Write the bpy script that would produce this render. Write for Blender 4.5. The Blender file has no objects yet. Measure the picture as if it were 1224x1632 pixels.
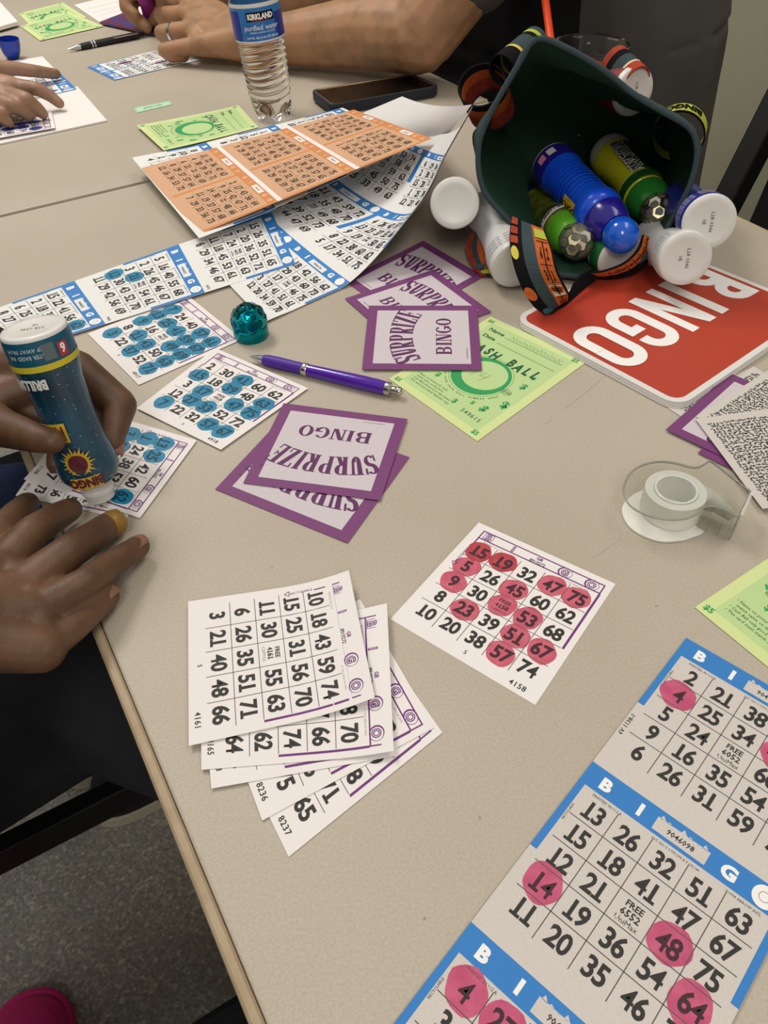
import bpy, bmesh, math, random
from mathutils import Vector, Matrix
random.seed(7)
sc = bpy.context.scene
COL = sc.collection
TT = 0.74                        # table top height above the floor

# ------------------------------------------------------------------ camera
FPX, PITCH, ROLL, CH = 1257.0, 0.7821, -0.03547, 0.385
cp, sp = math.cos(PITCH), math.sin(PITCH)
FWD = Vector((0, cp, -sp)); UP0 = Vector((0, sp, cp)); RT0 = Vector((1, 0, 0))
RT = RT0*math.cos(ROLL) + UP0*math.sin(ROLL)
UP = -RT0*math.sin(ROLL) + UP0*math.cos(ROLL)
CAM = Vector((0, 0, TT + CH))
cd = bpy.data.cameras.new('camera'); cam = bpy.data.objects.new('camera', cd); COL.objects.link(cam)
m = Matrix((RT, UP, -FWD)).transposed().to_4x4(); m.translation = CAM
cam.matrix_world = m
cd.sensor_fit = 'VERTICAL'; cd.sensor_height = 24.0; cd.lens = 24.0*FPX/1632.0; cd.clip_start = 0.01
sc.camera = cam
# ------------------------------------------------------------------ light
sc.view_settings.view_transform = 'Standard'; sc.view_settings.look = 'None'
sc.view_settings.gamma = 1.0; sc.view_settings.exposure = 0.0
w = bpy.data.worlds.new('World'); sc.world = w; w.use_nodes = True
w.node_tree.nodes['Background'].inputs[0].default_value = (1.0, 0.95, 0.87, 1)
w.node_tree.nodes['Background'].inputs[1].default_value = 0.46
def ceiling_or_fill_lamp(x, y, z, sx, sy, power, rz=0.0, col=(1, 0.945, 0.875), tx=0, ty=0):
    ld = bpy.data.lights.new('ceiling_or_fill_light', 'AREA'); ld.shape = 'RECTANGLE'; ld.size = sx; ld.size_y = sy
    ld.energy = power; ld.color = col
    o = bpy.data.objects.new('ceiling_or_fill_light', ld); COL.objects.link(o)
    o.location = (x, y, z); o.rotation_euler = (tx, ty, rz)
ceiling_or_fill_lamp(-0.95, 1.75, 2.75, 0.6, 1.2, 37)
ceiling_or_fill_lamp(-0.1, -1.6, 2.75, 0.6, 1.2, 28)  # added fill behind the camera, brightens the dark floor at lower left
ceiling_or_fill_lamp(0.95, 0.7, 2.75, 0.6, 1.2, 10)
ceiling_or_fill_lamp(1.3, 2.2, 2.75, 0.6, 1.2, 9)

# ------------------------------------------------------------------ helpers
def ray(x, y): return FWD + RT*((x-612)/FPX) + UP*((816-y)/FPX)
def Q(x, y, h=0.0):
    d = ray(x, y); return CAM + d*((TT + h - CAM.z)/d.z)
def on_plane(x, y, p0, n):
    d = ray(x, y); return CAM + d*((p0-CAM).dot(n)/d.dot(n))
def at_dist(x, y, t): return CAM + ray(x, y).normalized()*t
def far_end(x, y, p, L, far=True):
    d = ray(x, y).normalized(); o = CAM - p
    b = o.dot(d); c = o.dot(o) - L*L; disc = b*b - c
    if disc < 0: return CAM + d*(-b)
    s = math.sqrt(disc); return CAM + d*(-b + (s if far else -s))
AX = math.radians(29.0)          # table: n = across (to the right), e = along (away)
N = Vector((math.cos(AX), math.sin(AX), 0)); E = Vector((-math.sin(AX), math.cos(AX), 0))
def NE(a, b, z=0.0): return N*a + E*b + Vector((0, 0, z))

def lin(h):
    h = h.lstrip('#'); r = []
    for i in (0, 2, 4):
        c = int(h[i:i+2], 16)/255.0
        r.append(c/12.92 if c <= 0.04045 else ((c+0.055)/1.055)**2.4)
    return (r[0], r[1], r[2], 1.0)
MATS = {}
def mat(name, hexc, rough=0.6, metal=0.0, noise=None, bump=None, spec=0.5, trans=0.0, ior=1.45, alpha=1.0, sss=0.0, coat=0.0):
    """noise=(scale, amount, second hex) mixes a second tone by a noise; bump=(scale, strength)"""
    if name in MATS: return MATS[name]
    M = bpy.data.materials.new(name); M.use_nodes = True; nt = M.node_tree
    b = nt.nodes['Principled BSDF']; c = lin(hexc) if isinstance(hexc, str) else tuple(hexc)+(1,)
    b.inputs['Base Color'].default_value = c; b.inputs['Roughness'].default_value = rough
    b.inputs['Metallic'].default_value = metal; b.inputs['Specular IOR Level'].default_value = spec
    b.inputs['Transmission Weight'].default_value = trans; b.inputs['IOR'].default_value = ior
    b.inputs['Alpha'].default_value = alpha; b.inputs['Coat Weight'].default_value = coat
    if sss:
        b.inputs['Subsurface Weight'].default_value = sss; b.inputs['Subsurface Radius'].default_value = (0.008, 0.003, 0.0015)
    tc = nt.nodes.new('ShaderNodeTexCoord')
    if noise:
        n = nt.nodes.new('ShaderNodeTexNoise'); n.inputs['Scale'].default_value = noise[0]; n.inputs['Detail'].default_value = 4
        nt.links.new(tc.outputs['Object'], n.inputs['Vector'])
        r = nt.nodes.new('ShaderNodeMapRange'); r.inputs[1].default_value = 0.35; r.inputs[2].default_value = 0.65
        r.inputs[3].default_value = 0; r.inputs[4].default_value = noise[1]; nt.links.new(n.outputs['Fac'], r.inputs[0])
        x = nt.nodes.new('ShaderNodeMixRGB'); x.inputs[1].default_value = c; x.inputs[2].default_value = lin(noise[2])
        nt.links.new(r.outputs[0], x.inputs[0]); nt.links.new(x.outputs[0], b.inputs['Base Color'])
    if bump:
        n = nt.nodes.new('ShaderNodeTexNoise'); n.inputs['Scale'].default_value = bump[0]; n.inputs['Detail'].default_value = 3
        nt.links.new(tc.outputs['Object'], n.inputs['Vector'])
        k = nt.nodes.new('ShaderNodeBump'); k.inputs['Strength'].default_value = bump[1]; k.inputs['Distance'].default_value = 0.002
        nt.links.new(n.outputs['Fac'], k.inputs['Height']); nt.links.new(k.outputs[0], b.inputs['Normal'])
    MATS[name] = M; return M

class MB:
    """collects faces with material slots, then links ONE mesh object"""
    def __init__(s): s.v = []; s.f = []; s.m = []; s.mats = []
    def mi(s, M):
        if M not in s.mats: s.mats.append(M)
        return s.mats.index(M)
    def add(s, vs, fs, M):
        o = len(s.v); s.v += [Vector(p) for p in vs]; k = s.mi(M)
        for f in fs: s.f.append([o+i for i in f]); s.m.append(k)
    def box(s, c, sx, sy, sz, M, X=None, Y=None):
        X = X or Vector((1, 0, 0)); Y = Y or Vector((0, 1, 0)); Z = X.cross(Y); c = Vector(c)
        vs = [c + X*(a*sx/2) + Y*(b*sy/2) + Z*(d*sz/2) for a in (-1, 1) for b in (-1, 1) for d in (-1, 1)]
        s.add(vs, [(0, 1, 3, 2), (4, 6, 7, 5), (0, 4, 5, 1), (2, 3, 7, 6), (0, 2, 6, 4), (1, 5, 7, 3)], M)
    def bar(s, a, b, wd, ht, M, up=Vector((0, 0, 1))):
        a = Vector(a); b = Vector(b); X = (b-a).normalized(); Y = up.cross(X).normalized()
        s.box((a+b)/2, (b-a).length, wd, ht, M, X, Y)
    def tube(s, pts, radii, M, n=12, cap=True):
        pts = [Vector(p) for p in pts]
        if not isinstance(radii, (list, tuple)): radii = [radii]*len(pts)
        prev = None; rings = []; vs = []
        for i, p in enumerate(pts):
            t = (pts[min(i+1, len(pts)-1)] - pts[max(i-1, 0)]).normalized()
            if prev is None:
                a = Vector((0, 0, 1)) if abs(t.z) < 0.9 else Vector((1, 0, 0)); u = t.cross(a).normalized()
            else:
                u = (prev - t*prev.dot(t)).normalized()
            prev = u; v = t.cross(u)
            for k in range(n):
                an = 2*math.pi*k/n; vs.append(p + (u*math.cos(an) + v*math.sin(an))*radii[i])
        fs = []
        for i in range(len(pts)-1):
            for k in range(n):
                fs.append((i*n+k, i*n+(k+1) % n, (i+1)*n+(k+1) % n, (i+1)*n+k))
        if cap: fs.append(tuple(reversed(range(n)))); fs.append(tuple(range((len(pts)-1)*n, len(pts)*n)))
        s.add(vs, fs, M)
    def lathe(s, prof, M, X, n=32, cap0=True, cap1=True):
        """prof: (r, z[, material]) ; X: 4x4 placing local z axis"""
        vs = []
        for p in prof:
            for k in range(n):
                a = 2*math.pi*k/n; vs.append(X @ Vector((p[0]*math.cos(a), p[0]*math.sin(a), p[1])))
        o = len(s.v); s.v += vs
        for i in range(len(prof)-1):
            mm = prof[i][2] if len(prof[i]) > 2 else M; mk = s.mi(mm)
            for k in range(n):
                s.f.append([o+i*n+k, o+i*n+(k+1) % n, o+(i+1)*n+(k+1) % n, o+(i+1)*n+k]); s.m.append(mk)
        if cap0: s.f.append([o+k for k in reversed(range(n))]); s.m.append(s.mi(prof[0][2] if len(prof[0]) > 2 else M))
        if cap1: s.f.append([o+(len(prof)-1)*n+k for k in range(n)]); s.m.append(s.mi(prof[-1][2] if len(prof[-1]) > 2 else M))
    def build(s, name, parent=None, smooth=False, bevel=0.0, origin=None, auto=None, subsurf=0, seg=2):
        if origin is None:
            if parent is not None: origin = wloc(parent)
            else:
                origin = Vector((0, 0, 0))
                for p in s.v: origin += p
                origin /= max(1, len(s.v))
                origin.z = min(p.z for p in s.v)
        me = bpy.data.meshes.new(name); me.from_pydata([p-origin for p in s.v], [], s.f)
        for M in s.mats: me.materials.append(M)
        me.polygons.foreach_set('material_index', s.m)
        if smooth: me.polygons.foreach_set('use_smooth', [True]*len(s.f))
        me.update()
        o = bpy.data.objects.new(name, me); COL.objects.link(o)
        if parent is not None: o.parent = parent
        else: o.location = origin
        o['_o'] = list(origin)
        if bevel:
            md = o.modifiers.new('bevel', 'BEVEL'); md.width = bevel; md.segments = seg; md.limit_method = 'ANGLE'; md.angle_limit = 0.7
        if subsurf:
            md = o.modifiers.new('sub', 'SUBSURF'); md.levels = subsurf; md.render_levels = subsurf
        if auto and smooth:
            try: me.set_sharp_from_angle(angle=auto)
            except Exception: pass
        return o
def wloc(o):
    return Vector(o['_o'])
def thing(name, loc, label, cat, group=None):
    o = bpy.data.objects.new(name, None); COL.objects.link(o); o.location = loc; o.empty_display_size = 0.03
    o['_o'] = list(loc); return tag(o, label, cat, group)
def tag(o, label, cat, group=None, kind=None):
    if label: o['label'] = label
    if cat: o['category'] = cat
    if group: o['group'] = group
    if kind: o['kind'] = kind
    return o

def frame(p, zdir, xhint=None):
    z = Vector(zdir).normalized(); h = Vector(xhint) if xhint else (Vector((0, 0, 1)) if abs(z.z) < 0.9 else Vector((1, 0, 0)))
    x = (h - z*h.dot(z)).normalized(); y = z.cross(x)
    M = Matrix((x, y, z)).transposed().to_4x4(); M.translation = Vector(p); return M

def organic(name, chains, M, parent=None, voxel=0.002, smooth=6, origin=None, blobs=()):
    """union of tapered limbs, voxel-remeshed into one continuous skin"""
    bm = bmesh.new()
    def sph(p, r):
        bmesh.ops.create_icosphere(bm, subdivisions=2, radius=r, matrix=Matrix.Translation(p))
    def cone(a, b, ra, rb):
        d = b-a
        if d.length < 1e-5: return
        X = frame((a+b)/2, d)
        bmesh.ops.create_cone(bm, cap_ends=True, segments=16, radius1=ra, radius2=rb, depth=d.length, matrix=X)
    for ch in chains:
        for i, (p, r) in enumerate(ch):
            sph(p, r)
            if i: cone(ch[i-1][0], p, ch[i-1][1], r)
    for (p, X, sx, sy, sz) in blobs:
        bmesh.ops.create_icosphere(bm, subdivisions=3, radius=1.0, matrix=Matrix.Translation(p) @ X.to_4x4() @ Matrix.Diagonal((sx, sy, sz, 1)))
    me = bpy.data.meshes.new(name+'_raw'); bm.to_mesh(me); bm.free()
    t = bpy.data.objects.new(name+'_raw', me); COL.objects.link(t)
    r = t.modifiers.new('r', 'REMESH'); r.mode = 'VOXEL'; r.voxel_size = voxel
    s = t.modifiers.new('s', 'SMOOTH'); s.factor = 0.5; s.iterations = smooth
    dg = bpy.context.evaluated_depsgraph_get(); ev = t.evaluated_get(dg)
    nm = bpy.data.meshes.new_from_object(ev, depsgraph=dg)
    bpy.data.objects.remove(t); bpy.data.meshes.remove(me)
    if origin is None: origin = wloc(parent) if parent is not None else Vector((0, 0, 0))
    nm.transform(Matrix.Translation(-origin)); nm.materials.clear(); nm.materials.append(M)
    nm.polygons.foreach_set('use_smooth', [True]*len(nm.polygons)); nm.name = name
    o = bpy.data.objects.new(name, nm); COL.objects.link(o)
    if parent is not None: o.parent = parent
    else: o.location = origin
    o['_o'] = list(origin)
    return o

# ------------------------------------------------------------------ lettering
GL = {}
def _mesh_of(body, bold, res):
    cu = bpy.data.curves.new('g', 'FONT'); cu.body = body; cu.size = 1.0; cu.offset = bold; cu.resolution_u = res
    o = bpy.data.objects.new('g', cu); COL.objects.link(o)
    dg = bpy.context.evaluated_depsgraph_get(); ev = o.evaluated_get(dg); me = ev.to_mesh()
    vs = [(v.co.x, v.co.y) for v in me.vertices]; fs = [tuple(p.vertices) for p in me.polygons]
    ev.to_mesh_clear(); bpy.data.objects.remove(o); bpy.data.curves.remove(cu)
    return vs, fs
def glyph(ch, bold=0.0, res=3):
    k = (ch, bold, res)
    if k not in GL:
        if ch == ' ': GL[k] = ([], [], 0.32); return GL[k]
        vs, fs = _mesh_of(ch, bold, res)
        a = max(p[0] for p in _mesh_of('I'+ch+'I', 0, 1)[0]); b = max(p[0] for p in _mesh_of('II', 0, 1)[0])
        fs2 = []
        for f in fs:          # face up
            ar = sum(vs[f[i]][0]*vs[f[(i+1) % len(f)]][1]-vs[f[(i+1) % len(f)]][0]*vs[f[i]][1] for i in range(len(f)))
            fs2.append(f if ar > 0 else tuple(reversed(f)))
        GL[k] = (vs, fs2, a-b)
    return GL[k]
def text_geo(txt, size, bold=0.0, sx=1.0, res=3, track=0.0):
    V = []; F = []; x = 0.0
    for ch in txt:
        vs, fs, ad = glyph(ch, bold*.4 if ch == '4' else bold, res); o = len(V)
        V += [((x+a)*size*sx, b*size) for a, b in vs]; F += [tuple(o+i for i in f) for f in fs]
        if ch == '1' and bold > .02:
            lo = [p[0] for p in vs if p[1] < .02]
            for a0, a1 in ((.04, min(lo)), (max(lo), ad-.03)):
                if a1 > a0+.01: o = len(V); V += [((x+a)*size*sx, b*size) for a, b in ((a0, -bold), (a1, -bold), (a1, .09), (a0, .09))]; F.append((o, o+1, o+2, o+3))
        x += ad + track
    return V, F, x*size*sx
# stroke letters (serif for the purple cards, plain for the red board)
def stroke_letter(ch, stem=0.17, thin=0.07, serif=0.06, wd=0.62):
    V = []; F = []
    def quad(a, b, c, d):
        o = len(V); V.extend([a, b, c, d])
        ar = (b[0]-a[0])*(c[1]-a[1])-(c[0]-a[0])*(b[1]-a[1])
        F.append((o, o+1, o+2, o+3) if ar > 0 else (o+3, o+2, o+1, o))
    def rect(x0, y0, x1, y1): quad((x0, y0), (x1, y0), (x1, y1), (x0, y1))
    def ser(xc, y, half):
        if serif: rect(xc-half, y, xc+half, y+serif*0.75) if y < 0.5 else rect(xc-half, 1-serif*0.75, xc+half, 1)
    def arc(cx, cy, rx, ry, a0, a1, n=18, ws=stem, wt=thin):
        pr = None
        for i in range(n+1):
            a = math.radians(a0+(a1-a0)*i/n); c, s_ = math.cos(a), math.sin(a)
            o_ = (cx+rx*c, cy+ry*s_); q = (cx+max(rx-ws, 0.005)*c, cy+max(ry-wt, 0.005)*s_)
            if pr: quad(pr[0], o_, q, pr[1])
            pr = (o_, q)
    def line(x0, y0, x1, y1, wx): quad((x0-wx/2, y0), (x0+wx/2, y0), (x1+wx/2, y1), (x1-wx/2, y1))
    h = stem/2; e = serif*0.8; W = wd
    if ch == 'I': W = stem+2*e; rect(e, 0, e+stem, 1); ser(W/2, 0, W/2); ser(W/2, 1, W/2)
    elif ch == 'O' or ch == 'G':
        if ch == 'O': arc(W/2, 0.5, W/2, 0.51, 0, 360, 36)
        else:
            arc(W/2, 0.5, W/2, 0.51, 38, 322, 32); rect(W-stem, 0.12, W, 0.46); rect(W*0.52, 0.46-thin*1.0, W+e*0.5, 0.46)
    elif ch == 'B':
        rect(e, 0, e+stem, 1); ser(e+h, 0, h+e); ser(e+h, 1, h+e); r = 0.26
        for cy, xr in ((0.735, W*0.44), (0.265, W*0.5)):
            ry = 0.265; x = e+h; arc(x+W*0.38, cy, xr*0.85, ry, -90, 90, 14)
            rect(x, cy+ry-thin, x+W*0.38, cy+ry); rect(x, cy-ry, x+W*0.38, cy-ry+thin)
        W = W*1.08
    elif ch in 'RP':
        rect(e, 0, e+stem, 1); ser(e+h, 0, h+e); ser(e+h, 1, h+e); x = e+h; ry = 0.28
        arc(x+W*0.36, 0.72, W*0.42, ry, -90, 90, 14); rect(x, 1-thin, x+W*0.36, 1); rect(x, 0.44, x+W*0.36, 0.44+thin)
        if ch == 'R': line(W*0.9, 0, W*0.55, 0.46, stem*1.05); ser(W*0.93, 0, h+e)
        W = W*1.1
    elif ch == 'U':
        rect(e, 0.28, e+stem, 1); rect(W-e-stem*0.6, 0.28, W-e, 1); ser(e+h, 1, h+e); ser(W-e-h*0.6, 1, h+e)
        arc(W/2, 0.3, W/2-e, 0.31, 180, 360, 16)
    elif ch == 'E':
        rect(e, 0, e+stem, 1); ser(e+h, 0, h+e); ser(e+h, 1, h+e); rect(e, 0, W, thin); rect(e, 1-thin, W*0.97, 1); rect(e, 0.47, W*0.8, 0.47+thin)
        if serif: rect(W-thin, 0, W, 0.25); rect(W*0.97-thin, 0.75, W*0.97, 1); rect(W*0.8-thin*0.8, 0.38, W*0.8, 0.62)
    elif ch == 'Z':
        rect(0, 1-thin, W, 1); rect(0, 0, W, thin); line(stem*0.6, 0, W-stem*0.6, 1, stem*1.2)
        if serif: rect(0, 0.76, thin, 1); rect(W-thin, 0, W, 0.25)
    elif ch == 'N':
        t2 = stem if not serif else thin*1.1
        rect(e, 0, e+t2, 1); rect(W-e-t2, 0, W-e, 1); line(W-e-stem*0.6, 0, e+stem*0.6, 1, stem*1.15)
        ser(e+t2/2, 0, h+e*0.6); ser(e+t2/2, 1, h+e*0.4); ser(W-e-t2/2, 1, h+e*0.6)
    elif ch == 'S':
        pts = []
        for i in range(41):
            t = i/40
            if t < 0.5: a = math.radians(35+t/0.5*235); pts.append((W/2+(W/2-stem*0.55)*math.cos(a), 0.735+0.22*math.sin(a), a))
            else: a = math.radians(90-(t-0.5)/0.5*235); pts.append((W/2+(W/2-stem*0.5)*math.cos(a), 0.265+0.235*math.sin(a), a))
        pr = None
        for i, (x, y, a) in enumerate(pts):
            x0, y0, _ = pts[max(i-1, 0)]; x1, y1, _ = pts[min(i+1, 40)]
            dx, dy = x1-x0, y1-y0; L = math.hypot(dx, dy) or 1
            wv = (thin + (stem-thin)*min(1, (1.25*math.exp(-((i-20)/7.0)**2) + 0.6*abs(math.cos(a)))))/2
            p = ((x-dy/L*wv, y+dx/L*wv), (x+dy/L*wv, y-dx/L*wv))
            if pr: quad(pr[0], pr[1], p[1], p[0])
            pr = p
        if serif: rect(W-thin*1.2, 0.68, W, 1.0); rect(0, 0, thin*1.2, 0.32)
    return V, F, W

LAY = 0.00005
class Sheet:
    """a printed sheet laid out flat in metres (origin lower-left), mapped onto its place when built"""
    def __init__(s, w, h, paper, thick=0.0003, nx=1, ny=1, back=None, lay=0.00005):
        s.lay = lay; s.w, s.h, s.t = w, h, thick; s.V = []; s.F = []; s.M = []; s.mats = []; s.nx, s.ny = nx, ny
        s.fill(0, 0, w, h, paper, 0)
        s.fill(0, 0, w, h, back or paper, 0, under=True)
        k = s.mi(paper)
        def side(a, b, n):
            for i in range(n):
                p = [a[j]+(b[j]-a[j])*i/n for j in (0, 1)]; q = [a[j]+(b[j]-a[j])*(i+1)/n for j in (0, 1)]
                o = len(s.V); s.V += [(p[0], p[1], -s.t), (q[0], q[1], -s.t), (q[0], q[1], 0), (p[0], p[1], 0)]; s.F.append((o, o+1, o+2, o+3)); s.M.append(k)
        side((0, 0), (w, 0), nx); side((w, 0), (w, h), ny); side((w, h), (0, h), nx); side((0, h), (0, 0), ny)
    def mi(s, M):
        if M not in s.mats: s.mats.append(M)
        return s.mats.index(M)
    def raw(s, vs, fs, M, lay):
        o = len(s.V); s.V += [(a, b, lay*s.lay) for a, b in vs]; k = s.mi(M)
        for f in fs: s.F.append(tuple(o+i for i in f)); s.M.append(k)
    def fill(s, x0, y0, x1, y1, M, lay=1, under=False):
        dx = s.w/s.nx; dy = s.h/s.ny
        nx = max(1, math.ceil((x1-x0)/dx-1e-6)) if s.nx > 1 else 1; ny = max(1, math.ceil((y1-y0)/dy-1e-6)) if s.ny > 1 else 1
        o = len(s.V); z = -s.t if under else lay*s.lay; k = s.mi(M)
        for j in range(ny+1):
            for i in range(nx+1): s.V.append((x0+(x1-x0)*i/nx, y0+(y1-y0)*j/ny, z))
        for j in range(ny):
            for i in range(nx):
                a = o+j*(nx+1)+i; f = (a, a+1, a+nx+2, a+nx+1); s.F.append(tuple(reversed(f)) if under else f); s.M.append(k)
    def box(s, x0, y0, x1, y1, lw, M, lay=1):
        s.fill(x0, y0, x1, y0+lw, M, lay); s.fill(x0, y1-lw, x1, y1, M, lay); s.fill(x0, y0+lw, x0+lw, y1-lw, M, lay); s.fill(x1-lw, y0+lw, x1, y1-lw, M, lay)
    def line(s, x0, y0, x1, y1, lw, M, lay=2):
        n = 1 if s.nx == 1 else 6; d = math.hypot(x1-x0, y1-y0) or 1; px, py = -(y1-y0)/d*lw/2, (x1-x0)/d*lw/2
        vs = []; fs = []
        for i in range(n+1):
            x = x0+(x1-x0)*i/n; y = y0+(y1-y0)*i/n; vs += [(x-px, y-py), (x+px, y+py)]
            if i: a = 2*i-2; fs.append((a, a+2, a+3, a+1))
        s.raw(vs, fs, M, lay)
    def path(s, pts, lw, M, lay=2):
        for a, b in zip(pts, pts[1:]): s.line(a[0], a[1], b[0], b[1], lw, M, lay)
    def strokes(s, pts, F, M, lay):
        o = len(s.V); s.V += [(a, b, lay*s.lay+.000003*(i//4)) for i, (a, b) in enumerate(pts)]; k = s.mi(M)
        for f in F: s.F.append(tuple(o+i for i in f)); s.M.append(k)
    def place(s, V, F, M, lay, x, y, rot=0.0):
        c, q = math.cos(rot), math.sin(rot); s.raw([(x+a*c-b*q, y+a*q+b*c) for a, b in V], F, M, lay)
    def text(s, t, x, y, size, M, lay=3, bold=0.02, sx=1.0, rot=0.0, align='c', res=3, track=0.0):
        V, F, L = text_geo(t, size, bold, sx, res, track); o = {'c': -L/2, 'l': 0, 'r': -L}[align]
        s.place([(a+o, b-size*0.36) for a, b in V], F, M, lay, x, y, rot)
    def ring(s, x, y, r0, r1, M, lay=2, n=28, ex=1.0, dx=0, dy=0):
        vs = []; fs = []
        for i in range(n):
            a = 2*math.pi*i/n; vs += [(x+dx+r0*ex*math.cos(a), y+dy+r0*math.sin(a)), (x+r1*ex*math.cos(a), y+r1*math.sin(a))]
            j = (i+1) % n; fs.append((2*i, 2*i+1, 2*j+1, 2*j))
        s.raw(vs, fs, M, lay)
    def dab(s, x, y, r, M, lay=1.0):
        n = 22; ph = random.random()*6; vs = []
        for i in range(n):
            a = 2*math.pi*i/n; k = r*(1+0.05*math.sin(2*a+ph)+0.03*math.sin(5*a+2*ph)+random.uniform(-.015, .015)); vs.append((x+k*math.cos(a), y+k*math.sin(a)))
        s.raw(vs, [tuple(range(n))], M, lay+random.uniform(0, 0.7))
    def build(s, name, fn, label, cat, group=None, smooth=False):
        P = [fn(a, b, z) for a, b, z in s.V]
        c = Vector((0, 0, 0)); N_ = 0
        for (a, b, z), p in zip(s.V, P):
            if z == -s.t: c += p; N_ += 1
        c /= N_; c.z = min(p.z for p in P)
        me = bpy.data.meshes.new(name); me.from_pydata([p-c for p in P], [], s.F)
        for M in s.mats: me.materials.append(M)
        me.polygons.foreach_set('material_index', s.M)
        if smooth: me.polygons.foreach_set('use_smooth', [True]*len(s.F))
        o = bpy.data.objects.new(name, me); COL.objects.link(o); o.location = c; o['_o'] = list(c)
        return tag(o, label, cat, group)
def quadmap(sh, TL, TR, BR, BL, bow=0.0, curl=None):
    """corners as world points; curl=(corner weights function) adds height"""
    w_, h_, t_ = sh.w, sh.h, sh.t
    nrm = (TR-TL).cross(BL-TL); nrm = -nrm.normalized() if nrm.z < 0 else nrm.normalized()
    if nrm.z < 0: nrm = -nrm
    def fn(a, b, z):
        u, v = a/w_, b/h_
        p = BL*((1-u)*(1-v)) + BR*(u*(1-v)) + TR*(u*v) + TL*((1-u)*v)
        k = z + t_ + bow*4*u*(1-u)
        if curl: k += curl(u, v)
        return p + nrm*k
    return fn
def pxq(TL, TR, BR, BL, z=0.0):
    r = []
    for c in (TL, TR, BR, BL): r.append(Q(c[0], c[1], c[2] if len(c) > 2 else z) if c is not None else None)
    if r[0] is None: r[0] = r[1]+r[3]-r[2]
    if r[1] is None: r[1] = r[0]+r[2]-r[3]
    if r[2] is None: r[2] = r[1]+r[3]-r[0]
    if r[3] is None: r[3] = r[0]+r[2]-r[1]
    return r

# ------------------------------------------------------------------ materials
paper = mat('paper_white', '#e9e4e2', 0.75, bump=(900, .08))
paper_g = mat('paper_newsprint', '#cfc9c3', 0.85, noise=(1500, .5, '#c0b9b2'))
paper_c = mat('paper_blue_sheet', '#e4e4e2', 0.8)
black_ink = mat('ink_black', '#2b2927', 0.6)
grey_ink = mat('ink_grey', '#55524f', 0.7)
lite_ink = mat('ink_faint', '#a8a2a0', 0.7)
purple_ink = mat('ink_purple', '#6c2d78', 0.6)
blue_ink = mat('ink_blue', '#2f7cc4', 0.6)
white_ink = mat('ink_white', '#f0efec', 0.7)
teal_dab = mat('dab_teal', '#0f86ae', 0.55, noise=(160, .6, '#0a6d92'))
teal_txt = mat('ink_on_teal', '#0a3f56', 0.6)
blue_dab = mat('dab_blue', '#2b3aa8', 0.55)
red_dab = mat('dab_red', '#cd6478', 0.6, noise=(150, .8, '#bf4a61'))
red_dab2 = mat('dab_deep_red', '#b0303f', 0.6, noise=(150, .6, '#c24a55'))
red_txt = mat('ink_on_red', '#3c1c26', 0.6)
pink_dab = mat('dab_pink', '#c65a7c', 0.6, noise=(120, .8, '#b5426a'))
orange_ink = mat('ink_orange', '#cf8850', 0.7)
orange_pap = mat('paper_orange', '#d2a582', 0.75)
green_pap = mat('paper_pale_green', '#cfdd9b', 0.7)
green_in = mat('paper_green_panel', '#b7d292', 0.7, noise=(500, .4, '#c0d89a'))
green_ink = mat('ink_green', '#2f9a55', 0.65)
dkgreen_ink = mat('ink_dark_green', '#1c5a38', 0.65)
plum = mat('card_plum_border', '#74396f', 0.6, noise=(700, .3, '#7d447a'))
plum_ink = mat('card_plum_ink', '#5c2459', 0.6)
lilac = mat('card_grey_face', '#cfc6cb', 0.8, noise=(1300, .5, '#bdb3b9'))
pencil = mat('pencil_grey', '#8d9472', 0.8)

black_metal = mat('black_metal', '#141313', 0.4)
blk_fabric = mat('black_fabric', '#1b1c1e', 0.95, bump=(600, .3), spec=.1)

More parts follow.
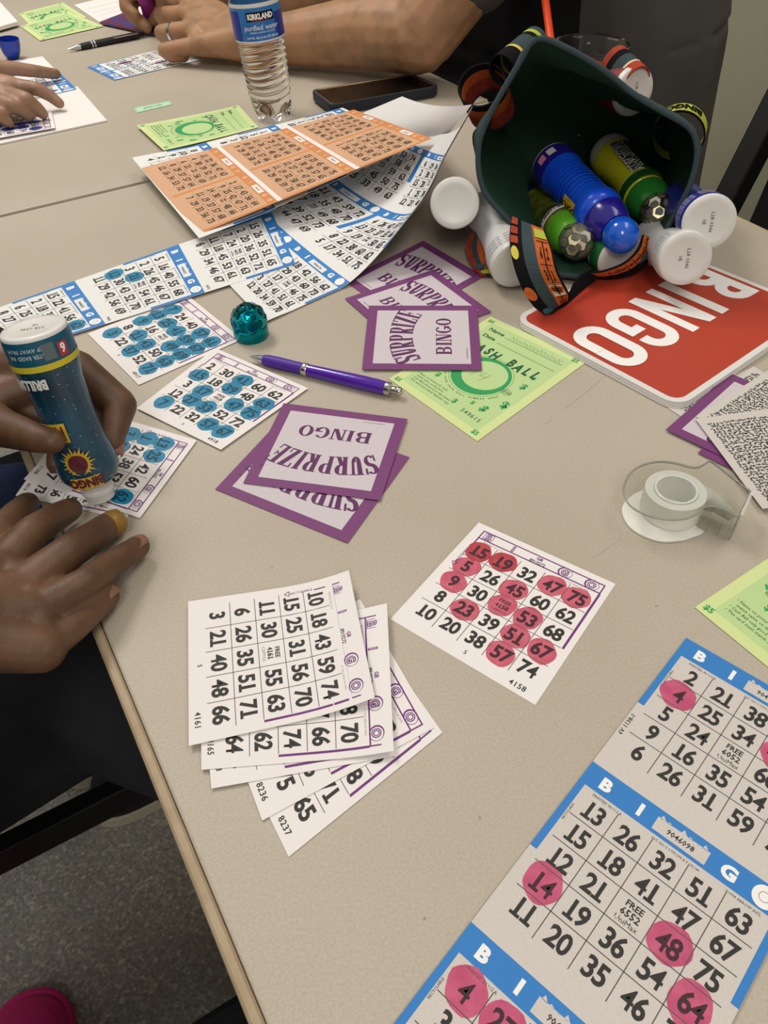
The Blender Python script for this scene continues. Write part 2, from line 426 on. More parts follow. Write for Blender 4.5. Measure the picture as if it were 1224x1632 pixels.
# ------------------------------------------------------------------ the setting
def node_mat(name, build):
    M = bpy.data.materials.new(name); M.use_nodes = True; nt = M.node_tree; b = nt.nodes['Principled BSDF']
    build(nt, b, nt.nodes.new('ShaderNodeTexCoord').outputs['Object']); MATS[name] = M; return M
def ramp(nt, src, stops, interp='LINEAR'):
    r = nt.nodes.new('ShaderNodeValToRGB'); r.color_ramp.interpolation = interp
    e = r.color_ramp.elements
    while len(e) < len(stops): e.new(0.5)
    for i, (p, c) in enumerate(stops): e[i].position = p; e[i].color = lin(c)
    nt.links.new(src, r.inputs[0]); return r.outputs[0]
def terrazzo(nt, b, co):
    v = nt.nodes.new('ShaderNodeTexVoronoi'); v.inputs['Scale'].default_value = 230; nt.links.new(co, v.inputs['Vector'])
    sep = nt.nodes.new('ShaderNodeSeparateColor'); nt.links.new(v.outputs['Color'], sep.inputs[0])
    c1 = ramp(nt, sep.outputs[0], [(0, '#8b8a83'), (.35, '#a19f97'), (.7, '#b6b4ab'), (.86, '#cdcac1'), (.96, '#e8e4da')], 'CONSTANT')
    n = nt.nodes.new('ShaderNodeTexNoise'); n.inputs['Scale'].default_value = 260; nt.links.new(co, n.inputs['Vector'])
    c2 = ramp(nt, n.outputs['Fac'], [(.35, '#85847d'), (.65, '#b8b6ad')])
    x = nt.nodes.new('ShaderNodeMixRGB'); x.inputs[0].default_value = .45; nt.links.new(c1, x.inputs[1]); nt.links.new(c2, x.inputs[2])
    n2 = nt.nodes.new('ShaderNodeTexNoise'); n2.inputs['Scale'].default_value = 4; nt.links.new(co, n2.inputs['Vector'])
    c3 = ramp(nt, n2.outputs['Fac'], [(.4, '#ffffff'), (.68, '#c9bfb2')])
    y = nt.nodes.new('ShaderNodeMixRGB'); y.blend_type = 'MULTIPLY'; y.inputs[0].default_value = .7
    nt.links.new(x.outputs[0], y.inputs[1]); nt.links.new(c3, y.inputs[2]); nt.links.new(y.outputs[0], b.inputs['Base Color'])
    b.inputs['Roughness'].default_value = .55
FLOOR = node_mat('floor_terrazzo', terrazzo)
def laminate(nt, b, co):
    n = nt.nodes.new('ShaderNodeTexNoise'); n.inputs['Scale'].default_value = 700; n.inputs['Detail'].default_value = 3; nt.links.new(co, n.inputs['Vector'])
    c = ramp(nt, n.outputs['Fac'], [(.3, '#b1a798'), (.7, '#bdb4a5')])
    n2 = nt.nodes.new('ShaderNodeTexNoise'); n2.inputs['Scale'].default_value = 5; nt.links.new(co, n2.inputs['Vector'])
    c2 = ramp(nt, n2.outputs['Fac'], [(.3, '#f4f2ee'), (.7, '#ffffff')])
    y = nt.nodes.new('ShaderNodeMixRGB'); y.blend_type = 'MULTIPLY'; y.inputs[0].default_value = 1
    nt.links.new(c, y.inputs[1]); nt.links.new(c2, y.inputs[2]); nt.links.new(y.outputs[0], b.inputs['Base Color'])
    k = nt.nodes.new('ShaderNodeBump'); k.inputs['Strength'].default_value = .25; k.inputs['Distance'].default_value = .001
    nt.links.new(n.outputs['Fac'], k.inputs['Height']); nt.links.new(k.outputs[0], b.inputs['Normal'])
    b.inputs['Roughness'].default_value = .45; b.inputs['Specular IOR Level'].default_value = .35
LAM = node_mat('table_laminate', laminate)
band_m = mat('table_edge_band', '#b3a186', 0.5, noise=(60, .6, '#9f8a6c'))
wall_m = mat('wall_paint', '#a3a18a', 0.9, noise=(3, .4, '#98967f'))
dirt = mat('table_scuff', '#8f8574', 0.6)

b = MB(); b.box(NE(0.3, 1.2, -0.05), 5, 7, .1, FLOOR, N, E); o = b.build('floor'); o['kind'] = 'structure'
b = MB(); b.box(NE(1.72, 1.2, 1.3), .1, 7, 2.6, wall_m, N, E); o = b.build('wall_right'); o['kind'] = 'structure'
b = MB(); b.box(NE(-.9, 4.7, 1.3), 5.15, .1, 2.6, wall_m, N, E); o = b.build('wall_back'); o['kind'] = 'structure'
b = MB(); b.box(NE(1.655, 1.2, .05), .02, 7, .1, mat('baseboard_dark', '#3c3a36', .6), N, E); o = b.build('baseboard_right'); o['kind'] = 'structure'

A0, A1 = -0.0155, 0.747
def table(e0, e1, label, scuffs=False):
    T = thing('folding_table', NE((A0+A1)/2, (e0+e1)/2, 0), label, 'table', None)
    c = NE((A0+A1)/2, (e0+e1)/2, TT-.014)
    b = MB(); b.box(c, A1-A0-.0138, e1-e0-.004, .028, LAM, N, E)
    TOPO = b.build('table_top', T, bevel=.0015)
    if scuffs:
        b = MB(); rs = random.Random(5)
        for (x0, y0, x1, y1, w_) in scuffs:
            p, q = Q(x0, y0, .00006), Q(x1, y1, .00006); d = q-p; sd = Vector((-d.y, d.x, 0)).normalized()*w_; n_ = 5
            pts = [p+d*(i/n_)+sd*rs.uniform(-1.5, 1.5)*(0 < i < n_) for i in range(n_+1)]
            b = MB(); b.add([p_-sd*.5 for p_ in pts]+[p_+sd*.5 for p_ in pts], [(k_, k_+1, n_+k_+2, n_+k_+1) for k_ in range(n_)], dirt); b.build('scuff_mark', TOPO)
    for a, s in ((A0, 1), (A1, -1)):
        b = MB(); b.box(NE(a+s*.0034, (e0+e1)/2, TT-.0146), .0067, e1-e0-.004, .029, band_m, N, E); b.build('edge_band', T, bevel=.0035, seg=3)
    for e in (e0+.3, e1-.3):
        b = MB(); am = (A0+A1)/2
        b.bar(NE(am-.07, e, .03), NE(am-.07, e, TT-.03), .035, .05, black_metal, up=N); b.build('leg', T, bevel=.003)
        b = MB(); b.bar(NE(am-.28, e, .02), NE(am+.28, e, .02), .045, .036, black_metal); b.build('foot', T, bevel=.004)
        b = MB(); b.bar(NE(am-.3, e, TT-.04), NE(am+.3, e, TT-.04), .04, .02, black_metal); b.build('bracket', T, bevel=.002)
    b = MB(); b.bar(NE(am-.07, e0+.32, .33), NE(am-.07, e1-.32, .33), .03, .03, black_metal); b.build('stretcher', T, bevel=.003)
    return T
table(-.84, .9845, 'beige laminate table in front, holding the bag, tape and red board', scuffs=[(966, 598, 900, 652, .0003), (880, 668, 868, 676, .0003), (802, 452, 812, 476, .0004), (990, 858, 945, 890, .0002), (1046, 964, 1049, 966, .0010), (762, 1302, 766, 1306, .0008), (676, 1460, 673, 1464, .0009), (430, 905, 437, 901, .0003), (560, 1150, 566, 1156, .0003)])
table(.9875, 2.81, 'beige laminate table beyond the seam, holding water bottle and phone')

# ------------------------------------------------------------------ bingo slips and sheets
SW, SH = .0988, .1018
def slip(q, rows, serial, dabs=(), dk=teal_dab, dt=teal_txt, label='', name='bingo_slip', group=None, series='5', pap=paper, curl=None, deep=(), bow=0, free=None, lot='8919272', dr=.0088):
    """q: world corners TL TR BR BL in reading order"""
    s = Sheet(SW, SH, pap, nx=10, ny=10)
    X = lambda u: u*SW
    Y = lambda v: SH*(1-v)
    hx0, hx1, hy0, hy1 = .07, .955, .045, .125
    s.box(X(hx0), Y(hy1), X(hx1), Y(hy0), .0009, purple_ink)
    for i, ch in enumerate('BINGO'):
        u = .13+i*.187; v = .085
        if ch == 'N':
            s.text('GB', X(u), Y(.072), .0032, purple_ink, bold=.03); s.text(lot, X(u), Y(.105), .0032, black_ink, bold=.01)
        else:
            s.text(ch, X(u), Y(v), .0066, purple_ink, bold=.075, lay=2); s.text(ch, X(u), Y(v), .0066, pap, bold=-.02, lay=3)
            if ch in 'GO': s.ring(X(u), Y(v), .0036, .0042, purple_ink, ex=1.15, dx=.0004)
            if ch == 'B': s.box(X(u)-.0034, Y(v)-.003, X(u)+.0034, Y(v)+.003, .0004, purple_ink)
    s.fill(X(.945), Y(.60), X(.96), Y(.125), purple_ink); s.fill(X(.07), Y(.25), X(.08), Y(.125), purple_ink)
    s.text('RECYCLABLE', X(.066), Y(.31), .0024, purple_ink, rot=math.pi/2, bold=.01, res=1)
    s.path([(X(.045), Y(.385)), (X(.085), Y(.385)), (X(.065), Y(.415)), (X(.045), Y(.385))], .0005, purple_ink)
    s.text('PRINTED IN U.S.A.', X(.2), Y(.142), .0018, lite_ink, bold=0, res=1); s.text('\u00a9 1993 ARROW INTL', X(.8), Y(.142), .0018, lite_ink, bold=0, res=1)
    gx0, gx1, gy0, gy1 = .06, .94, .15, .90
    cx = lambda i: X(gx0+(gx1-gx0)*(i+.5)/5); cy = lambda j: Y(gy0+(gy1-gy0)*(j+.5)/5)
    for i in range(1, 5): s.fill(X(gx0+(gx1-gx0)*i/5)-.0002, Y(gy1), X(gx0+(gx1-gx0)*i/5)+.0002, Y(gy0), grey_ink, 2)
    for j in range(1, 5): s.fill(X(gx0), Y(gy0+(gy1-gy0)*j/5)-.0002, X(gx1), Y(gy0+(gy1-gy0)*j/5)+.0002, grey_ink, 2)
    for j, r in enumerate(rows):
        for i, nmb in enumerate(r):
            if nmb is None: continue
            on = (j, i) in dabs
            if on: s.dab(cx(i)+random.uniform(-.0008, .0008), cy(j)+random.uniform(-.0008, .0008), dr, red_dab2 if (j, i) in deep else dk)
            ink = dt if on else black_ink
            if nmb == 'F':
                s.text('FREE', cx(i), cy(j)+.0034, .0039, ink, bold=.02); s.text(serial, cx(i), cy(j)-.0008, .0044, ink, bold=.03); s.text('CAPITOL', cx(i), cy(j)-.0046, .0027, lite_ink if not on else ink, bold=0)
            else: s.text(str(nmb), cx(i), cy(j), .0128, ink, bold=.032, sx=.94, track=-.02)
    s.text(series, X(.5), Y(.935), .0038, black_ink, bold=.01); s.text(serial, X(.86), Y(.95), .0048, black_ink, bold=.015, track=.06)
    return s.build(name, quadmap(s, *q, bow=bow, curl=curl), label, 'bingo slip', group, smooth=bool(curl or bow))

GS = 'paper bingo slips with purple print'
slip(pxq((763, 833, .006), (981, 931), (853, 1124), (622, 987)), [[15, 19, 32, 47, 75], [5, 26, 45, 60, 62], [9, 30, 'F', 53, 68], [8, 23, 39, 51, 67], [10, 20, 38, 57, 74]], '4158',
     {(0, 0), (0, 1), (0, 3), (0, 4), (1, 0), (1, 2), (2, 0), (2, 2), (2, 3), (3, 1), (3, 3), (3, 4), (4, 3)}, red_dab, red_txt,
     'white bingo slip with thirteen red dabs lying alone on the table', group=GS, deep={(0, 0), (0, 1)})
# the fan of five slips, bottom first
slip(pxq((705, 1165), (455, 1366), (340, 1210), None, .0002)[0:0] or [*(lambda BR, TR, e: [TR+e, TR, BR, BR+e])(Q(460, 1366, .0003), Q(705, 1168, .0003), (Q(640, 1075, .0003)-Q(705, 1168, .0003)).normalized()*SW)],
     [[4, 17, 33, 52, 70], [9, 22, 41, 49, 69], [2, 28, 'F', 57, 68], [11, 19, 38, 60, 71], [14, 27, 44, 53, 65]], '8237', label='lowest white bingo slip of the fan, footer 8237 and 65 showing', group=GS)
slip([*(lambda BR, TR, e: [TR+e, TR, BR, BR+e])(Q(418, 1308, .0009), Q(692, 1160, .0009), (Q(614, 1025, .0009)-Q(692, 1160, .0009)).normalized()*SW)],
     [[3, 20, 35, 48, 73], [8, 16, 42, 54, 61], [13, 25, 'F', 58, 71], [5, 30, 37, 46, 66], [10, 18, 40, 59, 75]], '8236', label='second lowest bingo slip of the fan, footer 8236 and 75 showing', group=GS)
slip([*(lambda BR, TR, e: [TR+e, TR, BR, BR+e])(Q(337, 1257, .0015), Q(630, 1205, .0015), (Q(598, 1085, .0015)-Q(630, 1205, .0015)).normalized()*SW)],
     [[7, 24, 31, 50, 62], [1, 29, 45, 56, 64], [12, 21, 'F', 47, 73], [6, 17, 39, 55, 70], [15, 26, 43, 51, 61]], '8233', label='middle bingo slip of the fan, showing only its footer strip', group=GS)
slip(pxq((617, 968, .003), (628, 1203, .0022), (321, 1227, .002), (320, 1010, .002)),
     [[9, 17, 36, 58, 70], [2, 23, 41, 47, 66], [14, 20, 'F', 60, 74], [4, 28, 33, 49, 62], [11, 25, 38, 53, 64]], '4165', label='second bingo slip from the top of the fan, footer 4165', group=GS, curl=lambda u, v: .004*max(0, v-.6)**2/.16)
slip(pxq((557, 921), (598, 1123), (301, 1189), (300, 959), .0034),
     [[10, 18, 43, 59, 74], [15, 25, 31, 56, 70], [11, 30, 'F', 55, 63], [6, 26, 35, 51, 71], [3, 21, 40, 48, 66]], '4161', label='top bingo slip of the fan, undabbed, footer 4161', group=GS, curl=lambda u, v: .007*max(0, v-.55)**2/.2)
# dabbed teal
slip(pxq((343, 555), (491, 619), (352, 717), (218, 651), .0014),
     [[2, 30, 41, 60, 62][0:5], [15, 18, 39, 48, 63], [3, 17, 'F', 47, 75], [12, 27, 33, 52, 72], [7, 22, 32, 57, 67]], '4918', {(0, 2), (1, 0), (1, 2), (1, 4), (2, 1), (2, 3), (2, 4), (3, 1), (3, 2), (4, 0), (4, 3), (4, 4)}, label='bingo slip with teal dabs, beside the purple pen tip', group=GS, lot='9013392')
slip(pxq(None, (386, 541), (221, 614), (140, 532), .0006),
     [[7, 24, 40, 57, 61], [13, 25, 41, 59, 67], [9, 16, 'F', 49, 69], [8, 21, 43, 50, 63], [3, 22, 37, 52, 71]], '4917', {(0, 0), (0, 3), (0, 4), (1, 0), (1, 1), (1, 2), (1, 3), (1, 4), (2, 0), (2, 3), (2, 4), (3, 1), (3, 2), (3, 4), (4, 0), (4, 2), (4, 4)}, label='bingo slip with teal dabs, its top tucked under the long blue strip', group=GS, lot='9013392')
slip(pxq(None, (201, 828), (25, 790), (95, 690), .0004), [[5, 20, 44, 58, 68], [12, 19, 32, 51, 61], [4, 23, 'F', 47, 75], [8, 29, 36, 55, 66], [2, 17, 40, 46, 73]], '4016', label='bingo slip peeking out under the one being dabbed', group=GS, lot='9013392')
slip(pxq((314, 702), (223, 826), (38, 764), None, .001),
     [[13, 25, 42, 60, 62], [1, 24, 38, 53, 75], [3, 22, 'F', 56, 66], [11, 30, 41, 49, 71], [6, 19, 33, 52, 67]], '1166', {(0, 0), (0, 1), (0, 4), (1, 0), (2, 0), (2, 1)}, label='bingo slip being dabbed beneath the held teal dauber', group=GS, lot='9013392')

def face(s, x0, y1, fw, fh, rows, serial, ink, dabs=None, dk=teal_dab, dt=teal_txt, lot='9046098', header=True, bars=True, small=True, pap=paper_g, num=None, tag6=None, res=2, simple=False):
    """one six-inch style bingo face; x0,y1 = its top-left corner"""
    X = lambda u: x0+u*fw
    Y = lambda v: y1-v*fh
    num = num or black_ink
    if header:
        s.fill(X(0), Y(.13), X(1), Y(0), ink, 1)
        for ch, u in (('B', .115), ('I', .30), ('G', .74), ('O', .90)):
            if ch == 'O': s.ring(X(u), Y(.066), .0001, .055*fh, white_ink, 2, ex=1.0); s.ring(X(u), Y(.066), .022*fh, .026*fh, lite_ink, 3, n=14) if not simple else None
            else: s.text(ch, X(u), Y(.066), .088*fh, white_ink, 2, bold=.055, sx=1.15, res=res)
        s.fill(X(.38), Y(.112), X(.64), Y(.04), pap, 2)
        if not simple:
            for k in range(7):
                u = .39+k*.035; s.raw([(X(u), Y(.042)), (X(u+.03), Y(.042)), (X(u+.008), Y(.02+.012*(k % 3)))], [(0, 1, 2)], pap, 2)
        s.text(lot, X(.51), Y(.078), .04*fh, black_ink, 3, bold=.02, res=1)
    if bars:
        s.fill(X(0), Y(.55), X(.035), Y(.13), ink, 1); s.fill(X(.965), Y(.55), X(1), Y(.13), ink, 1)
    gx0, gx1, gy0, gy1 = .055, .945, .155, .88
    cx = lambda i: X(gx0+(gx1-gx0)*(i+.5)/5); cy = lambda j: Y(gy0+(gy1-gy0)*(j+.5)/5)
    lw = .0042*fw
    for i in range(1, 5): s.fill(X(gx0+(gx1-gx0)*i/5)-lw/2, Y(gy1), X(gx0+(gx1-gx0)*i/5)+lw/2, Y(gy0), grey_ink, 1.6)
    for j in range(1, 5): s.fill(X(gx0), Y(gy0+(gy1-gy0)*j/5)-lw/2, X(gx1), Y(gy0+(gy1-gy0)*j/5)+lw/2, grey_ink, 1.6)
    if small:
        s.text('PRINTED IN U.S.A.', X(.17), Y(.150), .02*fh, grey_ink, 3, bold=0, res=1); s.text('PAT. NO.\'S 3,779,274 & 5,190,189', X(.52), Y(.150), .017*fh, grey_ink, 3, bold=0, res=1)
        s.text('\u00a91994 ARROW INTL', X(.84), Y(.150), .018*fh, grey_ink, 3, bold=0, res=1); s.text('RECYCLABLE', X(.045), Y(.3), .017*fh, grey_ink, 3, bold=0, res=1, rot=math.pi/2)
    for j, r in enumerate(rows):
        for i, n_ in enumerate(r):
            if n_ is None: continue
            on = dabs and (j, i) in dabs
            if on: s.dab(cx(i)+random.uniform(-.01, .01)*fw, cy(j)+random.uniform(-.01, .01)*fw, .092*fw, dk)
            t = dt if on else num
            if n_ == 'F':
                s.text('FREE', cx(i), cy(j)+.038*fh, .042*fh, t, bold=.02, res=1); s.text(serial, cx(i), cy(j)-.004*fh, .048*fh, t, bold=.02, res=1)
                if small: s.text('UniMax', cx(i), cy(j)-.045*fh, .036*fh, grey_ink, bold=0, res=1)
            else: s.text(str(n_), cx(i), cy(j), .130*fh, t, bold=.026, sx=.9, res=res, track=-.03)
    if small: s.text(serial, X(.93), Y(.945), .04*fh, black_ink, bold=.01, res=1)
    if tag6:
        for a in range(26):
            for c in range(6):
                if random.random() < .5: s.fill(X(.36+a*.009), Y(.90+c*.011+.011), X(.36+a*.009+.009), Y(.90+c*.011), black_ink, 2)

# long strip with pink dabs, right foreground
def rect_from(o, u, v, w_, h_):            # TL corner o, unit directions u (right) v (up)
    return [o, o+u*w_, o+u*w_-v*h_, o-v*h_]
def face_rand(seed):
    r = random.Random(seed); c = [r.sample(range(1+15*i, 16+15*i), 5) for i in range(5)]
    g = [[c[i][j] for i in range(5)] for j in range(5)]; g[2][2] = 'F'; return g
fh = .1012; fw = .1045
s = Sheet(fw, 3*fh, paper_g, nx=6, ny=18)
R = [[[2, 21, 38, 46, 61], [4, 25, 34, 49, 70], [5, 24, 'F', 60, 64], [9, 16, 35, 54, 72], [6, 26, 31, 59, 73]],
     [[13, 26, 32, 51, 63], [15, 18, 41, 47, 67], [12, 21, 'F', 48, 75], [14, 19, 36, 54, 64], [11, 20, 35, 46, 71]],
     [[4, 27, 38, 50, 66], [3, 22, 31, 57, 69], [8, 16, 'F', 53, 74], [1, 29, 42, 58, 62], [7, 30, 44, 46, 70]],
     [[10, 19, 33, 47, 65], [2, 23, 45, 52, 68], [14, 28, 'F', 56, 71], [9, 17, 39, 60, 61], [5, 25, 37, 49, 75]]]
D = [{(1, 0), (1, 3)}, {(3, 0), (2, 3), (3, 4)}, {(0, 0), (0, 1)}, {}]
for k, sr in enumerate(('6052', '6552', '7052')):
    face(s, 0, (3-k)*fh, fw, fh, R[k], sr, blue_ink, D[k], pink_dab, red_txt, res=3)
s.text('6V 1138-1', .0022, 2*fh+.03, .0036, black_ink, bold=.01, rot=math.pi/2, res=1)
p1, p3 = Q(1093.7, 1017, .001), Q(750.8, 1469.5, .001)
vd = (p1-p3).normalized(); ud = Vector((vd.y, -vd.x, 0))
q = rect_from(p1, ud, vd, fw, (p1-p3).length*1.5)
s.build('bingo_strip', quadmap(s, *q), 'long blue and white bingo strip with pink dabs, right foreground', 'bingo sheet', 'blue and white bingo sheets')

# the curled six-face sheet leaning on the bag
def catmull(P, t):
    n_ = len(P)-1; x = min(max(t*n_, 0), n_-1e-6); i = int(x); f = x-i
    p0 = P[i-1] if i > 0 else P[0]*2-P[1]; p1, p2 = P[i], P[i+1]; p3 = P[i+2] if i+2 <= n_ else P[n_]*2-P[n_-1]
    return (p1*2 + (p2-p0)*f + (p0*2-p1*5+p2*4-p3)*f*f + (p1*3-p0-p2*3+p3)*f*f*f)*.5
def patchmap(sh, grid, knots):
    """grid[v][u] of world points (u: three columns), knots: v of each row"""
    def fn(a, b, z):
        u = a/sh.w; v = b/sh.h; i = 0
        while i < len(knots)-2 and v > knots[i+1]: i += 1
        t = (i + (v-knots[i])/(knots[i+1]-knots[i]))/(len(knots)-1)
        def S(u_, t_):
            r = [catmull([g[k] for g in grid], t_) for k in range(3)]
            return r[0]*((1-u_)*(1-2*u_)) + r[1]*(4*u_*(1-u_)) + r[2]*(u_*(2*u_-1))
        p = S(u, t); e_ = 1e-3; n_ = (S(u+e_, t)-S(u-e_, t)).cross(S(u, t+e_)-S(u, t-e_)); n_.normalize()
        p.z = max(p.z, TT+.0012)
        return p + n_*(z+sh.t)
    return fn
CW, CHH = .208, .335
s = Sheet(CW, CHH, paper_c, nx=44, ny=70, lay=.00012)
kn = [0, .3, .6, .87, 1.0]
hts = [.3*CHH, .3*CHH, .27*CHH, .27*CHH]; tops = [.3*CHH, .6*CHH, .87*CHH]
CF = [[None, [[5, 18, 42, 56, 62], [8, 29, 43, 60, 73], [1, 17, 'F', 46, 75], [3, 27, 41, 51, 61], [12, 20, 34, 59, 70]]],
      [[[6, 21, 43, 59, 72], [2, 18, 35, 48, 70], [9, 17, 'F', 49, 68], [4, 24, 39, 52, 73], [11, 20, 44, 47, 69]], [[4, 26, 42, 50, 64], [13, 23, 37, 55, 66], [9, 19, 'F', 50, 65], [8, 22, 38, 60, 62], [5, 17, 34, 51, 75]]],
      [[[10, 26, 40, 53, 74], [7, 24, 32, 58, 66], [14, 28, 'F', 59, 63], [3, 23, 45, 50, 75], [9, 25, 33, 49, 63]], [[6, 19, 36, 57, 72], [2, 30, 31, 48, 67], [15, 20, 'F', 54, 61], [1, 25, 38, 52, 65], [12, 23, 40, 56, 69]]]]
for j in range(3):
    for i in range(2):
        face(s, i*CW/2, tops[j], CW/2, hts[j], CF[j][i] or face_rand(j*7+i), '2%d4%d' % (j+1, 7+i), blue_ink, pap=paper_c, lot='9046%d' % (120+j), small=False, simple=True)
G = [[Q(325, 405, .0022), Q(373, 462, .0022), Q(425, 512, .0022)],
     [Q(395, 315, .002), Q(473, 385, .004), Q(558, 450, .004)],
     [Q(505, 262, .004), Q(614, 334, .014), Q(668, 324, .060)],
     [Q(590, 200, .012), Q(680, 240, .050), Q(711, 243, .098)],
     [Q(625, 178, .020), Q(700, 214, .062), Q(753, 170, .131)]]
s.build('bingo_sheet', patchmap(s, G, kn), 'large blue and white bingo sheet curling up against the bag', 'bingo sheet', 'blue and white bingo sheets', smooth=True)
# blank back of a page behind it
s = Sheet(.16, .12, mat('paper_blank', '#dddad8', .8), nx=8, ny=8)
q = pxq((641, 154, .036), (752, 167, .128), (708, 222, .058), (555, 190, .010))
s.build('paper_sheet', quadmap(s, *q, bow=-.006), 'blank white page edge standing behind the curled bingo sheet', 'paper', smooth=True)
# blue sheet under the orange one
s = Sheet(.2, .305, paper_c, nx=20, ny=30, lay=.00008)
for j in range(3):
    for i in range(2):
        face(s, i*.1, (j+1)*.1, .1, .1, face_rand(40+j*3+i), '31%d%d' % (j, i), blue_ink, pap=paper_c, small=False, simple=True)
q = pxq((546, 172, .024), (668, 228, .050), (319, 386, .010), (212, 257, .017))
s.build('bingo_sheet', quadmap(s, *q, curl=lambda u, v: .004*max(0, .25-v)/.25), 'blue and white bingo sheet mostly hidden beneath the orange sheet', 'bingo sheet', 'blue and white bingo sheets', smooth=True)
# orange six-face sheet
s = Sheet(.205, .292, orange_pap, nx=20, ny=30, lay=.00008)
OF = [[[[11, 22, 36, 47, 63], [4, 30, 39, 52, 71], [6, 21, 'F', 56, 69], [8, 29, 37, 57, 64], [12, 16, 34, 53, 72]], [[2, 17, 43, 56, 64], [9, 25, 42, 47, 71], [14, 30, 'F', 48, 66], [11, 19, 37, 57, 68], [7, 29, 33, 56, 73]]],
      [[[14, 22, 44, 60, 74], [7, 29, 37, 56, 64], [11, 26, 'F', 48, 62], [10, 16, 31, 57, 66], [9, 29, 39, 58, 72]], [[15, 23, 45, 46, 75], [8, 30, 38, 57, 65], [12, 27, 'F', 47, 63], [11, 19, 32, 58, 67], [10, 29, 40, 59, 73]]],
      [[[13, 28, 43, 48, 74], [9, 19, 37, 57, 68], [12, 22, 'F', 56, 61], [4, 30, 44, 51, 67], [6, 16, 38, 46, 75]], [[1, 25, 44, 56, 68], [15, 21, 38, 49, 69], [6, 29, 'F', 54, 73], [5, 16, 32, 58, 67], [1, 20, 31, 50, 63]]]]
fhh = .292/3
for j in range(3):
    y1 = fhh*(j+1)
    s.fill(0, y1-.012, .205, y1, orange_ink, .6)
    if j: s.fill(0, y1-fhh-.001, .205, y1-fhh+.0045, paper, .8)
    for i in range(2):
        x0 = .003+i*.1015
        face(s, x0, y1-.001, .098, fhh-.004, OF[j][i], '4%d2%d' % (j, i), orange_ink, header=False, bars=False, small=False, pap=paper, num=mat('ink_brown', '#54402f', .7))
        s.fill(x0+.04, y1-.010, x0+.065, y1-.003, paper, 1.4); s.text('9046055', x0+.0525, y1-.0065, .0036, grey_ink, 2, res=1)
        for ch, u in (('B', .012), ('I', .03), ('G', .074), ('O', .09)): s.text(ch, x0+u, y1-.0065, .008, mat('ink_orange_light', '#eec09a', .7), 2, bold=.05, res=1)
        s.fill(x0+.0965, y1-fhh+.006, x0+.1015, y1-.01, orange_ink, .7)
q = pxq((564, 175, .032), (688, 221, .064), (317, 373, .014), (226, 268, .021))
s.build('bingo_sheet', quadmap(s, *q), 'orange bingo sheet lying on top of the blue sheets', 'bingo sheet', 'orange bingo sheets', smooth=True)
# teal-dabbed long strip
s = Sheet(.1, .4, paper_c, nx=10, ny=40, lay=.00008)
SF = [[[9, 23, 44, 52, 70], [3, 27, 36, 58, 61], [12, 18, 'F', 49, 66], [5, 30, 41, 47, 73], [1, 19, 39, 60, 68]],
      [[15, 22, 41, 56, 62], [2, 18, 37, 50, 72], [6, 25, 'F', 53, 64], [8, 27, 32, 57, 75], [13, 20, 38, 48, 71]],
      [[5, 16, 40, 55, 68], [2, 26, 45, 46, 67], [3, 21, 'F', 54, 61], [12, 30, 43, 52, 70], [11, 29, 42, 56, 69]],
      [[15, 26, 35, 51, 65], [2, 20, 36, 52, 71], [7, 24, 'F', 55, 63], [11, 18, 45, 53, 61], [6, 29, 34, 46, 67]]]
SD = [{}, {(0, 4)}, {(2, 1), (3, 0)}, {}]
for k in range(4):
    face(s, 0, (k+1)*.1, .1, .1, SF[k], '90%d2' % (k+4), blue_ink, SD[k], pap=paper_c, lot='9046055', small=True)
TLs, TRs = Q(433, 338, .006), Q(471, 421, .003)
d1 = (Q(108, 455, .003)-Q(268, 405, .0035)).normalized()
TL2, TR2 = Q(108, 452, .002), Q(158, 520, .002)
f_ = 3/2*.98
q = [TLs, TRs, TRs+(TR2-TRs)*2*.97, TLs+(TL2-TLs)*2*.97]
s.build('bingo_strip', quadmap(s, *q), 'long blue and white bingo strip with three teal dabs, under the curled sheet', 'bingo sheet', 'blue and white bingo sheets', smooth=True)

